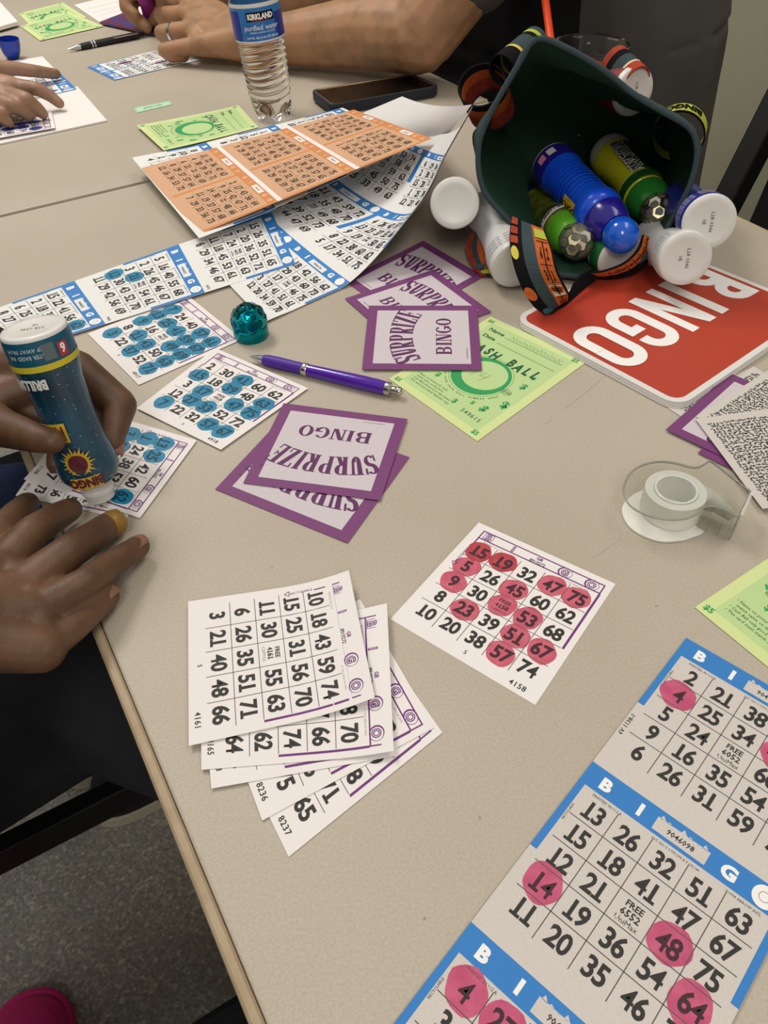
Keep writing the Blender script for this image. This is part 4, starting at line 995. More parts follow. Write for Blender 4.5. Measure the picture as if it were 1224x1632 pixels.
# ------------------------------------------------------------------ bag
def bag_print(nt, b_, co):
    v = nt.nodes.new('ShaderNodeTexVoronoi'); v.inputs['Scale'].default_value = 38; v.inputs['Randomness'].default_value = .9; nt.links.new(co, v.inputs['Vector'])
    sep = nt.nodes.new('ShaderNodeSeparateColor'); nt.links.new(v.outputs['Color'], sep.inputs[0])
    c = ramp(nt, sep.outputs[0], [(0, '#0b0a0c'), (.34, '#8c3218'), (.5, '#0b0a0c'), (.62, '#b0561c'), (.72, '#5a1622'), (.82, '#1c4a2e'), (.9, '#b3a428'), (.95, '#3b1d44')], 'CONSTANT')
    nt.links.new(c, b_.inputs['Base Color']); b_.inputs['Roughness'].default_value = .9
PRINT = node_mat('bag_printed_cotton', bag_print)
lining = mat('bag_green_lining', '#27443400'[:7], .95, noise=(14, .6, '#30513d'), bump=(500, .2), spec=.15); slate = mat('bag_slate_band', '#3c4a4e', .9, noise=(300, .4, '#334044'), spec=.2)
p0 = Q(880, 440, .006); bn = Vector((-.2, -.93, .3)).normalized()
rim_px = [(855, 62), (900, 75), (960, 110), (1010, 150), (1060, 180), (1100, 205), (1111, 240), (1103, 285), (1085, 325), (1058, 372), (1025, 412), (975, 434), (925, 441), (872, 430), (835, 385), (810, 350), (780, 318), (765, 285), (762, 245), (768, 212), (790, 165), (828, 100)]
rimp = [on_plane(x, y, p0, bn) for x, y in rim_px]
for r_ in rimp: r_.z = max(r_.z, TT+.007)
def closed_cr(P, n):
    out = []; L = len(P)
    for i in range(n):
        t = i/n*L; k = int(t); f = t-k; a, b_, c, d = P[k-1], P[k], P[(k+1) % L], P[(k+2) % L]
        out.append((b_*2+(c-a)*f+(a*2-b_*5+c*4-d)*f*f+(b_*3-a-c*3+d)*f*f*f)*.5)
    return out
RIM = closed_cr(rimp, 72); ctr = sum(RIM, Vector())/72; back = Vector((.22, .975, 0)).normalized()
BAG = thing('bingo_bag', Vector((ctr.x, ctr.y, TT)), 'dark green lined tote bag lying open, full of daubers', 'bag')
def bag_rings(off, inner):
    rings = []
    for d, sx_, sz_ in ((0, 1, 1), (.012, 1.02, .985), (.03, 1.05, .95), (.06, 1.08, .90), (.10, 1.06, .82), (.14, 1.0, .72), (.175, .9, .6), (.195, .72, .48), (.203, .4, .4), (.205, .02, .38)):
        R_ = []
        for i, p in enumerate(RIM):
            q = p-ctr; side = Vector((back.y, -back.x, 0)); s_ = q.dot(side); t_ = q.dot(back)*(1-min(1, d/.06)); h = p.z-TT
            wob = 1+.03*math.sin(i*.52+d*40)*min(1, d*20)
            base = Vector((ctr.x, ctr.y, 0)) + side*(s_*sx_*wob) + back*(t_+d)
            zz = .005 + (h-.005)*sz_*(1 if d == 0 else wob)
            if sx_ < .5: zz = .005+.05+(zz-.055)*sx_*1.2
            R_.append(Vector((base.x, base.y, TT+max(zz, .004))))
        c_ = sum(R_, Vector())/len(R_); rings.append([c_+(p-c_)*(1+off/.1) if True else p for p in R_])
    for R_ in rings:
        for p in R_: p.z = max(p.z, TT+(.0045 if inner else .0012))
    return rings
def ringmesh(rings, mats_at, flip=False):
    b_ = MB(); n = len(rings[0])
    for j in range(len(rings)-1):
        fs = [(k, (k+1) % n, n+(k+1) % n, n+k) for k in range(n)]
        if flip: fs = [tuple(reversed(f)) for f in fs]
        b_.add(rings[j]+rings[j+1], fs, mats_at(j))
    return b_
def weld(o):
    bm = bmesh.new(); bm.from_mesh(o.data); bmesh.ops.remove_doubles(bm, verts=bm.verts, dist=1e-6); bm.to_mesh(o.data); bm.free()
o = ringmesh(bag_rings(-.002, True), lambda j: lining, True).build('lining', BAG, smooth=True); weld(o)
o = ringmesh(bag_rings(.0015, False), lambda j: slate if j < 3 else PRINT).build('outer_shell', BAG, smooth=True); weld(o)
b = MB(); b.tube(RIM+[RIM[0]], .0026, slate, n=8, cap=False); b.build('rim_hem', BAG, smooth=True)
# strap and loops
org = mat('print_orange', '#b8541e', .85, noise=(250, .5, '#cf6a2a')); yel_p = mat('print_yellow', '#d0bf45', .85); dkp = mat('print_black', '#100f12', .95, spec=.2); redp = mat('print_red', '#8a2a1e', .85, noise=(90, .7, '#b5491e')); tealp = mat('print_teal', '#31575e', .9); limep = mat('print_lime', '#a9b53a', .85); pinkp = mat('print_pink', '#8a3350', .9); purp = mat('print_plum', '#4a2540', .9)
def ribbon(name, L_, R_, bands, parent, thick=.0018, n=24, back_m=None, deco=None):
    """ruled ribbon between a left and a right edge; bands: [(fraction, material)...]"""
    def S(P, t): return catmull(P, t)
    b_ = MB(); fr = [0]+[f for f, _ in bands]
    rows = []
    for i in range(n+1):
        t = i/n; l, r = S(L_, t), S(R_, t); l2, r2 = S(L_, min(1, t+.01)), S(R_, min(1, t+.01)); l1, r1 = S(L_, max(0, t-.01)), S(R_, max(0, t-.01))
        nn = (r-l).cross((l2+r2)-(l1+r1)); nn = nn.normalized() if nn.length > 0 else Vector((0, 0, 1)); rows.append((l, r, nn))
    sgn = -1 if rows[n//2][2].dot(CAM-rows[n//2][0]) > 0 else 1
    for k, (f, M) in enumerate(bands):
        vs = []; fs = []
        for i, (l, r, nn) in enumerate(rows):
            a, c = l.lerp(r, fr[k]), l.lerp(r, fr[k+1]); vs += [a, c, c+nn*thick*sgn, a+nn*thick*sgn]
            if i:
                o_ = 4*(i-1)
                for q_ in range(4): fs.append((o_+q_, o_+(q_+1) % 4, o_+4+(q_+1) % 4, o_+4+q_))
        b_.add(vs, fs, M)
    def pt(u, t, lift=.0006):
        i = min(n, max(0, int(round(t*n)))); l, r, nn = rows[i]; l_, r_ = S(L_, t), S(R_, t); return l_.lerp(r_, u) - nn*lift*sgn
    if deco: deco(b_, pt)
    return b_.build(name, parent)
def blob_deco(items):
    def fn(b_, pt):
        for (u, t, ru, rt_, M) in items:
            vs = [pt(u+ru*math.cos(a*.5236), t+rt_*math.sin(a*.5236), .0009) for a in range(12)]; b_.add(vs, [tuple(range(12))], M)
    return fn
def grid_deco(u0, u1, t0, t1, rows_, txts, M):
    def fn(b_, pt):
        for k in range(rows_+1):
            t = t0+(t1-t0)*k/rows_; b_.add([pt(u0, t-.004, .0009), pt(u1, t-.004, .0009), pt(u1, t+.004, .0009), pt(u0, t+.004, .0009)], [(0, 1, 2, 3)], M)
        um = (u0+u1)/2
        for k in range(rows_*3):
            ta, tb = t0+(t1-t0)*k/rows_/3, t0+(t1-t0)*(k+1)/rows_/3; b_.add([pt(um-.012, ta, .0009), pt(um+.012, ta, .0009), pt(um+.012, tb, .0009), pt(um-.012, tb, .0009)], [(0, 1, 2, 3)], M)
        for k, row in enumerate(txts):
            for c, ch in enumerate(row):
                if ch == ' ': continue
                V, F, L = text_geo(ch, 1, .03, 1, 1); uc = u0+(u1-u0)*(c+.5)/len(row); tc = t0+(t1-t0)*(k+.5)/rows_
                hu = (u1-u0)/len(row)*.75; ht = (t1-t0)/rows_*.72
                b_.add([pt(uc+(a-L/2)*hu, tc-(v_-.36)*ht, .001) for a, v_ in V], F, M)
    return fn
Ls = [Q(815, 345, .066), Q(812, 382, .062), Q(818, 422, .050), Q(832, 460, .034), Q(850, 488, .018), Q(868, 502, .0085)]
Rs = [Q(868, 366, .066), Q(880, 396, .064), Q(888, 430, .053), Q(900, 455, .038), Q(908, 470, .022), Q(906, 480, .0095)]
def d1(b_, pt):
    blob_deco([(.10, .30, .09, .055, yel_p), (.13, .66, .13, .075, org), (.2, .97, .16, .09, tealp)])(b_, pt)
    for t0_, M_ in ((.0, redp), (.08, redp), (.16, redp)): b_.add([pt(.02, t0_), pt(.2, t0_), pt(.2, t0_+.06), pt(.02, t0_+.06)], [(0, 1, 2, 3)], M_)
    grid_deco(.64, .93, .16, .98, 4, ['62', '31', '  ', '63'], dkp)(b_, pt)
    b_.add([pt(.64, .56, .0011), pt(.93, .56, .0011), pt(.93, .74, .0011), pt(.64, .74, .0011)], [(0, 1, 2, 3)], mat('print_cream', '#d8c9a4', .9))
    V, F, L = text_geo('FREE', 1, .02, 1, 1); b_.add([pt(.785+(a-L/2)*.10, .65-(v_-.36)*.12, .0013) for a, v_ in V], F, dkp)
    b_.add([pt(.64, .04, .001), pt(.93, .04, .001), pt(.93, .13, .001), pt(.64, .13, .001)], [(0, 1, 2, 3)], limep)
ribbon('strap', Ls, Rs, [(.30, dkp), (.60, slate), (.95, org), (1, dkp)], BAG, deco=d1)
# return of the strap, tucked below
ribbon('strap', [Q(868, 502, .0082), Q(900, 488, .008), Q(930, 462, .010), Q(955, 442, .012)], [Q(906, 480, .010), Q(912, 460, .018), Q(925, 440, .024), Q(945, 428, .026)], [(.5, dkp), (1, dkp)], BAG)
ribbon('strap', [Q(925, 441, .0085), Q(970, 446, .008), Q(1012, 436, .012), Q(1038, 412, .022), Q(1046, 384, .036)], [Q(930, 436, .022), Q(962, 433, .024), Q(995, 420, .030), Q(1018, 398, .038), Q(1026, 374, .046)], [(.45, dkp), (.95, org), (1, dkp)], BAG, deco=grid_deco(.5, .9, .3, 1, 7, ['1', '5', '9', '3', '2', '7', '4'], dkp))
def loop(c, axis, r, ln, bands, squash=1.0, txt=None, hint=None):
    X = frame(c-axis.normalized()*ln/2, axis, hint); b_ = MB(); n = 32; fr = [0]+[f for f, _ in bands]
    Sq = Matrix.Diagonal((1, squash, 1, 1)); X = X @ Sq
    for k, (f, M) in enumerate(bands):
        b_.lathe([(r, fr[k]*ln), (r, f*ln)], M, X, n=n, cap0=False, cap1=False)
        b_.lathe([(r-.0015, f*ln), (r-.0015, fr[k]*ln)], M, X, n=n, cap0=False, cap1=False)
    b_.lathe([(r-.0015, 0), (r, 0)], bands[0][1], X, n=n, cap0=False, cap1=False); b_.lathe([(r, ln), (r-.0015, ln)], bands[-1][1], X, n=n, cap0=False, cap1=False)
    if txt:
        for t_, an in txt: cyl_text(b_, X, t_, dkp, ln*.62, r+.0004, ln*.5, ang=an, along=False, bold=.06)
    return b_.build('pocket_loop', BAG, smooth=True, auto=.6)
c1, c2 = dep(803, 109, .775), dep(850, 70, .80); loop((c1+c2)/2, c2-c1, .0148, (c2-c1).length*1.15, [(.30, dkp), (.36, yel_p), (.72, slate), (.82, dkp), (.9, limep), (1, slate)])
c1, c2 = dep(978, 104, .82), dep(1012, 137, .80); loop((c1+c2)/2, c2-c1, .0200, .042, [(.18, redp), (.38, dkp), (.68, slate), (.74, mat('print_cream', '#d8c9a4')), (1, mat('print_redorange', '#a8381f', .85))], squash=.8)
c1 = dep(1082, 212, .80); loop(c1, Vector((-.35, -.85, -.1)), .0262, .020, [(.12, dkp), (.88, limep), (1, dkp)], txt=[('BINGO', a) for a in (0, 2.1, 4.2)])
c1 = dep(776, 156, .80); loop(c1, Vector((-.35, -.60, .72)), .0225, .046, [(.08, purp), (.5, redp), (.8, org), (1, dkp)], squash=1.1)
# bits of outer pockets
ribbon('pocket', [Q(748, 372, .02), Q(742, 398, .008), Q(752, 425, .004), Q(768, 440, .003)], [Q(775, 368, .03), Q(776, 395, .02), Q(782, 420, .010), Q(790, 436, .004)], [(.3, redp), (.55, slate), (1, org)], BAG, deco=blob_deco([(.5, .9, .35, .07, limep), (.4, .7, .3, .06, tealp)]))

# ------------------------------------------------------------------ clear cup with straw behind the bag
clear = mat('clear_plastic', '#ffffff', .04, trans=1.0, ior=1.22)
cc = Vector((.252, 1.0, TT)); T = thing('plastic_cup', cc, 'clear plastic cup with orange straw standing behind the bag', 'cup')
b = MB(); b.lathe([(.028, .001), (.031, .03), (.039, .108), (.0415, .122), (.0435, .1235), (.0435, .126), (.041, .1255), (.0382, .108), (.0302, .031), (.027, .003)], clear, frame(cc, (0, 0, 1)), n=48); b.build('cup_body', T, smooth=True, auto=.9)
b = MB(); s0 = cc+Vector((-.010, .01, .006)); s1 = dep(873, 30, 1.05); b.tube([s0, s0.lerp(s1, .5), s1, s1+(s1-s0)*.5], .0052, mat('straw_orange', '#e0481c', .4), n=16); b.build('straw', T, smooth=True, auto=.9)

# ------------------------------------------------------------------ tape dispenser
tape_w = mat('tape_white', '#e6e4dc', .35); clear2 = mat('clear_dispenser', '#f4f6f4', .08, trans=1.0, ior=1.12)
tc = Q(1066, 816, 0); T = thing('tape_dispenser', tc, 'clear tape dispenser with white roll lying on its side', 'tape dispenser')
X = frame(tc, (0, 0, 1), (1, 0, 0))
b = MB(); b.lathe([(.0145, .002), (.0198, .002), (.0200, .0025), (.0200, .0205), (.0198, .021), (.0145, .021), (.0143, .0205), (.0143, .0025)], tape_w, X, n=48, cap0=False, cap1=False); b.build('tape_roll', T, smooth=True, auto=.6)
b = MB(); b.lathe([(.0126, .0015), (.0142, .0015), (.0142, .022), (.0126, .022), (.0126, .0015)], mat('tape_core', '#f1f0ea', .3), X, n=40, cap0=False, cap1=False); b.build('core', T, smooth=True, auto=.6)
def prism(mb, P, z0, z1, M):
    n_ = len(P); mb.add([Vector((x, y, z0)) for x, y in P]+[Vector((x, y, z1)) for x, y in P], [tuple(range(n_, 2*n_)), tuple(reversed(range(n_)))]+[(i, (i+1) % n_, n_+(i+1) % n_, n_+i) for i in range(n_)], M)
def outl(px, z): return [(q_.x, q_.y) for q_ in [Q(x, y, z) for x, y in px]]
b = MB(); P = outl([(993, 806), (992, 822), (1002, 840), (1022, 854), (1052, 864), (1084, 863), (1105, 857), (1121, 849), (1108, 838), (1116, 822), (1117, 808), (1105, 792), (1085, 782), (1050, 778), (1015, 786)], .0005); P = [(p.x, p.y) for p in closed_cr([Vector((x, y, 0)) for x, y in P], 70)]; prism(b, [*reversed(P)], TT+.0004, TT+.0016, tape_w); b.build('side_plate', T, smooth=False)
top = [(994, 776), (995, 790), (1004, 806), (1022, 818), (1046, 826), (1072, 829), (1098, 826), (1112, 818), (1122, 809), (1140, 808), (1158, 815), (1170, 822), (1178, 822), (1186, 808), (1196, 786), (1188, 778), (1165, 760), (1148, 746), (1132, 735), (1124, 739), (1112, 745), (1098, 744), (1075, 738), (1050, 736), (1025, 741), (1005, 754)]
b = MB(); P = [(p.x, p.y) for p in closed_cr([Vector((x, y, 0)) for x, y in outl(top, .0225)], 110)]; prism(b, [*reversed(P)], TT+.0222, TT+.0232, clear2); o = b.build('clear_plate', T)
P3 = [Vector((x, y, TT+.0227)) for x, y in P]; b = MB(); b.tube(P3+[P3[0]], .0007, mat('clear_rim', '#b8b8ae', .15, trans=.5, ior=1.3), n=6, cap=False); b.build('plate_rim', T, smooth=True)
b = MB(); W_ = [Vector((x, y, 0)) for x, y in outl(top[8:14], .0225)]
for a, c in zip(W_, W_[1:]): b.bar(a+Vector((0, 0, TT+.0112)), c+Vector((0, 0, TT+.0112)), .0008, .022, clear2)
b.build('clear_wall', T)
b = MB(); a, c = [Vector((x, y, 0)) for x, y in outl([(1179, 822), (1196, 786)], .0225)]; n_ = 14; vs = []; fs = []
dd_ = (c-a); ot = Vector((dd_.y, -dd_.x, 0)).normalized()
for i in range(n_): vs += [a+dd_*(i/n_)+Vector((0, 0, TT+.0235)), a+dd_*((i+1)/n_)+Vector((0, 0, TT+.0235)), a+dd_*((i+.5)/n_)+ot*.0022+Vector((0, 0, TT+.0235))]; fs.append((3*i, 3*i+1, 3*i+2))
b.add(vs, fs, wplast); b.bar(a+Vector((0, 0, TT+.0125))-ot*.0004, c+Vector((0, 0, TT+.0125))-ot*.0004, .001, .0215, clear2); b.build('serrated_cutter', T)
b = MB(); tp = outl([(1112, 782), (1124, 774), (1136, 780), (1155, 800), (1172, 814)], .0205); bt_ = outl([(1113, 806), (1126, 803), (1140, 806), (1156, 814), (1166, 820)], .010)
vs = [Vector((x, y, TT+.0205)) for x, y in tp]+[Vector((x, y, TT+.004)) for x, y in bt_]; b.add(vs, [(i+5, i+6, i+1, i) for i in range(4)], tape_w); o = b.build('tape_end', T, smooth=True); md = o.modifiers.new('s', 'SOLIDIFY'); md.thickness = .0004

# ------------------------------------------------------------------ phone, bottle, pens
case = mat('case_navy', '#20242f', .55); glass_b = mat('phone_glass', '#0b0a09', .08, coat=.3); bez = mat('phone_bezel', '#0d0d0d', .2)
top4 = [Q(495, 143, .016), Q(527, 167, .016), Q(701, 136, .016), Q(657, 117, .016)]
T = thing('smartphone', Vector((sum(p.x for p in top4)/4, sum(p.y for p in top4)/4, TT)), 'black smartphone in a dark navy case beside the bottle', 'phone')
def quad_round(P4, r, n=5):
    out = []
    for i in range(4):
        p, a, c = P4[i], (P4[i-1]-P4[i]).normalized(), (P4[(i+1) % 4]-P4[i]).normalized()
        for k in range(n+1):
            t = k/n; q0 = p+a*r*(1-t); q1 = p+c*r*t; out.append(q0.lerp(q1, t))
    return out
c4 = sum(top4, Vector())/4
P = quad_round(top4, .010); n_ = len(P)
ins = [c4+(p-c4)*.965 for p in P]; low = [c4+(p-c4)*.985 for p in P]
rings = [[Vector((p.x, p.y, TT+.001)) for p in [c4+(p-c4)*.96 for p in P]], [Vector((p.x, p.y, TT+.004)) for p in P], [Vector((p.x, p.y, TT+.0145)) for p in P], [Vector((p.x, p.y, TT+.016)) for p in low], [Vector((p.x, p.y, TT+.016)) for p in ins], [Vector((p.x, p.y, TT+.0145)) for p in ins]]
b = ringmesh(rings, lambda j: case); b.add(rings[0], [tuple(range(n_))], case); o = b.build('case', T, smooth=True, auto=.6); weld(o)
b = MB(); b.add([Vector((p.x, p.y, TT+.0147)) for p in ins], [tuple(range(n_))], bez); b.add([Vector((p.x, p.y, TT+.0149)) for p in [c4+(p-c4)*.91 for p in P]], [tuple(range(n_))], glass_b); b.build('screen', T)
b = MB(); b.tube([Vector((p.x, p.y, TT+.0150)) for p in [c4+(p-c4)*.955 for p in P][0:]]+[Vector((p.x, p.y, TT+.0150)) for p in [c4+(P[0]-c4)*.955]], .0009, mat('phone_edge_gold', '#b59a78', .3, metal=.8), n=6, cap=False); b.build('frame', T, smooth=True)

bp = Q(437, 186, 0); T = thing('water_bottle', bp, 'clear ribbed plastic water bottle with a blue label', 'bottle')
X = frame(bp, Vector((-.065, .02, 1)), (1, 0, 0))
water = mat('clear_water_plastic', '#fbfdfc', .03, trans=1.0, ior=1.33)
b = MB(); n = 60; prof = []
zz = [0, .0015, .006, .012, .018, .024, .028]
for i, z in enumerate(zz): prof.append((.0205+.0075*min(1, z/.02), z, max(0, 1-z/.026)))
for i in range(40):
    z = .030+i*.0017; ph = math.sin(2*math.pi*(z-.03)/.0085); prof.append((.0287+.0022*(z-.03)/.066*1.2+.0009*ph, z, -1))
prof += [(.0322, .099, 0), (.0328, .102, 0), (.0328, .140, 0), (.0318, .146, 0), (.028, .160, 0), (.020, .178, 0), (.0135, .190, 0), (.0125, .199, 0)]
vs = []
for r, z, pet in prof:
    for k in range(n):
        a = 2*math.pi*k/n; rr = r
        zz_ = z
        if pet > 0: rr = r*(1+.10*pet*math.cos(5*a)); zz_ = z + .007*pet*(.5-.5*math.cos(5*a))
        if pet == -1: zz_ = z + .0022*math.sin(2*a+z*40)
        vs.append(X @ Vector((rr*math.cos(a), rr*math.sin(a), zz_)))
fs = [(j*n+k, j*n+(k+1) % n, (j+1)*n+(k+1) % n, (j+1)*n+k) for j in range(len(prof)-1) for k in range(n)]+[tuple(reversed(range(n))), tuple(range((len(prof)-1)*n, len(prof)*n))]
b.add(vs, fs, water); b.build('bottle_body', T, smooth=True)
b = MB(); b.lathe([(.0150, .196), (.0152, .197), (.0152, .209), (.0145, .2105), (.0001, .2108)], wplast, X, n=32); b.build('cap', T, smooth=True, auto=.8)
lab = mat('label_blue', '#2167b3', .35, noise=(25, .6, '#3b8acb')); a = cam_angle(X, X.translation)
b = MB(); cyl_patch(b, X, lab, .0331, .1015, .1385, 0, 6.2832, 48); cyl_patch(b, X, wplast, .0330, .0995, .1018, 0, 6.2832, 48); cyl_patch(b, X, wplast, .0330, .1382, .1430, 0, 6.2832, 48)
cyl_patch(b, X, mat('label_deep_blue', '#1c2f8f', .35), .0333, .1016, .1350, a-1.45, a-.75); cyl_patch(b, X, mat('label_deep_blue', '#1c2f8f', .35), .0333, .1018, .1300, a+.72, a+1.5)
cyl_patch(b, X, dkp, .0334, .1235, .1338, a-.42, a+.68); cyl_text(b, X, 'KIRKLAND', white_ink, .0085, .0336, .1290, ang=a+.13, along=False, bold=.05, sx=.82); cyl_text(b, X, 'SIGNATURE', mat('ink_red', '#b5382c', .5), .0030, .0336, .1246, ang=a+.13, along=False, bold=.0, sx=1.4, res=1)
cyl_text(b, X, 'purified water', white_ink, .0082, .0335, .1168, ang=a+.13, along=False, bold=.0); cyl_text(b, X, 'MINERALS ADDED FOR TASTE', white_ink, .0025, .0335, .1112, ang=a+.13, along=False, bold=.0, res=1); cyl_text(b, X, '16.9 FL OZ (1.06 PT) 500 mL', white_ink, .0036, .0335, .1055, ang=a+.13, along=False, bold=.02, res=1)
b.build('label', T, smooth=False)

purple_g = mat('pen_purple_grip', '#4a2292', .5); purple_t = mat('pen_purple_barrel', '#4c1a9c', .18, coat=.5)
p0, p1 = Q(398, 568, .0052), Q(641, 625, .0062); L = (p1-p0).length; X = frame(p0, p1-p0)
T = thing('ballpoint_pen', Vector((*((p0+p1)/2).xy, TT)), 'purple ballpoint pen with silver tip on the table', 'pen')
def lt(name, prof, M): b = MB(); b.lathe([(r, z*L) for r, z in prof], M, X, n=24); return b.build(name, T, smooth=True, auto=.8)
lt('tip', [(.0005, 0), (.0010, .012), (.0022, .04), (.0040, .10), (.0042, .105)], chrome)
lt('grip', [(.0043, .10), (.0050, .13), (.0053, .20), (.0050, .30), (.0050, .365)], purple_g)
lt('ring', [(.0052, .365), (.0056, .37), (.0056, .395), (.0052, .40)], chrome)
lt('barrel', [(.0050, .40), (.0054, .5), (.0060, .70), (.0060, .85), (.0054, .90)], purple_t)
lt('collar', [(.0056, .90), (.0058, .905), (.0056, .93), (.0042, .935)], chrome)
lt('button', [(.0030, .935), (.0030, .965), (.0036, .97), (.0036, .99), (.0022, 1.0)], chrome)

blackpl = mat('pen_black', '#17161a', .4)
p0, p1 = Q(108, 79, .005), Q(229, 54, .006); L = (p1-p0).length; X = frame(p0, p1-p0)
T = thing('ballpoint_pen', Vector((*((p0+p1)/2).xy, TT)), 'black ballpoint pen with silver tip and clip on the far table', 'pen')
lt('tip', [(.0006, 0), (.0018, .03), (.0044, .13), (.0046, .16)], chrome); lt('barrel', [(.0050, .16), (.0056, .25), (.0056, .9), (.0050, .93)], blackpl)
for z in (.30, .335): lt('ring', [(.0057, z), (.0060, z+.004), (.0060, z+.014), (.0057, z+.018)], chrome)
lt('button', [(.0042, .93), (.0042, .99), (.0030, 1.0)], blackpl)
b = MB(); b.bar(p0.lerp(p1, .60)+Vector((.002, -.004, .004)), p0.lerp(p1, .92)+Vector((.002, -.004, .004)), .004, .0015, chrome); b.build('clip', T, bevel=.0005)

# small pale green strip
s = Sheet(.045, .011, mat('strip_pale_green', '#b9dcc0', .6)); s.text('APPROVED', .022, .0055, .005, dkgreen_ink, 2, bold=.0, res=1); s.box(.001, .001, .044, .010, .0004, green_ink)
s.build('paper_tag', quadmap(s, *pxq((214, 172), (270, 161), (274, 167), (218, 180), .0004)), 'tiny pale green paper strip on the far table', 'paper strip')
# ------------------------------------------------------------------ far papers
s = Sheet(.2, .1, paper_c); 
for i in range(2): face(s, i*.1, .1, .1, .1, face_rand(90+i), '90', blue_ink, {(1, 2)} if i == 0 else {(3, 1)}, mat('dab_purple', '#7a2c8c', .5), black_ink, pap=paper_c, small=False, simple=True)
s.build('bingo_sheet', quadmap(s, *pxq((139, 107), (182, 128), (318, 96), (268, 76), .0008)), 'short blue and white bingo sheet beneath the hand wearing a ring', 'bingo sheet', 'blue and white bingo sheets')
s = Sheet(.28, .2, paper, thick=.002); s.build('paper_sheet', quadmap(s, *pxq((-90, 170), (124, 140), (171, 194), (-60, 244), .0004)), 'thick white paper stack beneath the blue-dabbed slip, far left', 'paper')
s = Sheet(.28, .2, paper, thick=.001); s.build('paper_sheet', quadmap(s, *pxq((-60, 110), (68, 91), (98, 122), (-60, 165), .0004)), 'white paper sheet beside the royal blue cap, far left', 'paper')
s = Sheet(.2, .1, paper_c)
for i in range(2): face(s, i*.1, .1, .1, .1, face_rand(95+i), '90', blue_ink, {(1, 2), (2, 4), (0, 3)}, blue_dab, black_ink, pap=paper_c, small=False, simple=True)
s.build('bingo_sheet', quadmap(s, *pxq((96, 117), (122, 142), (-60, 185), (-60, 150), .003)), 'blue and white bingo sheet under the far left hand, with blue dabs', 'bingo sheet', 'blue and white bingo sheets')
slip(pxq((82, 178, .0055), (88, 204, .0055), (-45, 228, .0055), (-60, 190, .0055)), face_rand(77), '4922', {(0, 2), (1, 2), (2, 3), (1, 3), (0, 4), (3, 2), (2, 1)}, blue_dab, black_ink, label='bingo slip with royal blue dabs under the far left fingers', group=GS)
s = Sheet(.2, .25, paper, thick=.006); s.build('paper_stack', quadmap(s, *pxq((-60, 0, .004), (2, 9, .004), (30, 40, .004), (-60, 66, .004))), 'white paper stack cut off at the far top left corner', 'paper')
s = Sheet(.21, .15, paper); 
for k in range(4): s.fill(.02, .03+k*.025, .19, .0306+k*.025, purple_ink, 1)
s.build('paper_sheet', quadmap(s, *pxq((118, 8), (185, -8), (255, 18), (165, 40), .0006)), 'white lined sheet behind the pair of far green tickets', 'paper')
s = Sheet(.2, .14, mat('card_dark_red', '#7a1f33', .25, noise=(40, .9, '#2b3a8c')), thick=.003)
for x, y, r_, M_ in ((.05, .08, .018, blue_dab), (.11, .07, .024, org), (.15, .05, .014, mat('ink_sky', '#5b9ad6')), (.08, .04, .012, redp), (.03, .04, .01, white_ink)): s.dab(x, y, r_, M_)
s.build('picture_card', quadmap(s, *pxq((159, 38, .003), (205, 20, .003), (300, 48, .003), (248, 57, .003))), 'glossy dark red card with coloured blobs, by the far hands', 'card')

# ------------------------------------------------------------------ chairs
def chair(c, face_, label, bar_z=.24, mats=(blk_fabric, black_metal)):
    """c: centre of the seat on the floor; face_: direction the sitter looks"""
    f = face_.normalized(); r = Vector((f.y, -f.x, 0)); T = thing('chair', c, label, 'chair', None); up = Vector((0, 0, 1)); fab, met = mats
    b = MB(); b.box(c+up*.435, .42, .43, .04, fab, f, r.cross(f).cross(f) if False else -r); b.build('seat', T, bevel=.015, seg=3)
    b = MB(); bd = (up - f*.20).normalized(); b.box(c-f*.235+bd*.74+f*.02, .40, .40, .03, fab, r, bd); b.build('backrest', T, bevel=.012, seg=3)
    for s_ in (-1, 1):
        b = MB(); b.bar(c+f*.19+r*s_*.205+up*.01, c+f*.17+r*s_*.205+up*.42, .028, .028, met, up=r); b.build('leg', T, bevel=.003)
        b = MB(); b.bar(c-f*.25+r*s_*.205+up*.01, c-f*.19+r*s_*.205+up*.44, .028, .028, met, up=r); b.build('leg', T, bevel=.003)
        b = MB(); b.bar(c-f*.19+r*s_*.205+up*.43, c-f*.235+r*s_*.215+bd*.96+f*.02, .030, .030, met, up=r); b.build('back_post', T, bevel=.003)
        b = MB(); b.bar(c-f*.24+r*s_*.205+up*bar_z, c+f*.20+r*s_*.205+up*bar_z, .022, .045, met); b.build('stretcher', T, bevel=.002)
    return T
barp = Q(118, 1303, -.50); eb = barp.dot(E)
chair(NE(-.17, eb+.205), N, 'black chair the person with the teal dauber sits on', bar_z=.24)
chair(NE(.60, .445), -N, 'black chair at the right edge, behind the table corner', mats=(mat('grey_fabric', '#232323', .95), black_metal))
chair(NE(-.22, -.005), N, 'black chair in the bottom foreground, one seat corner showing')

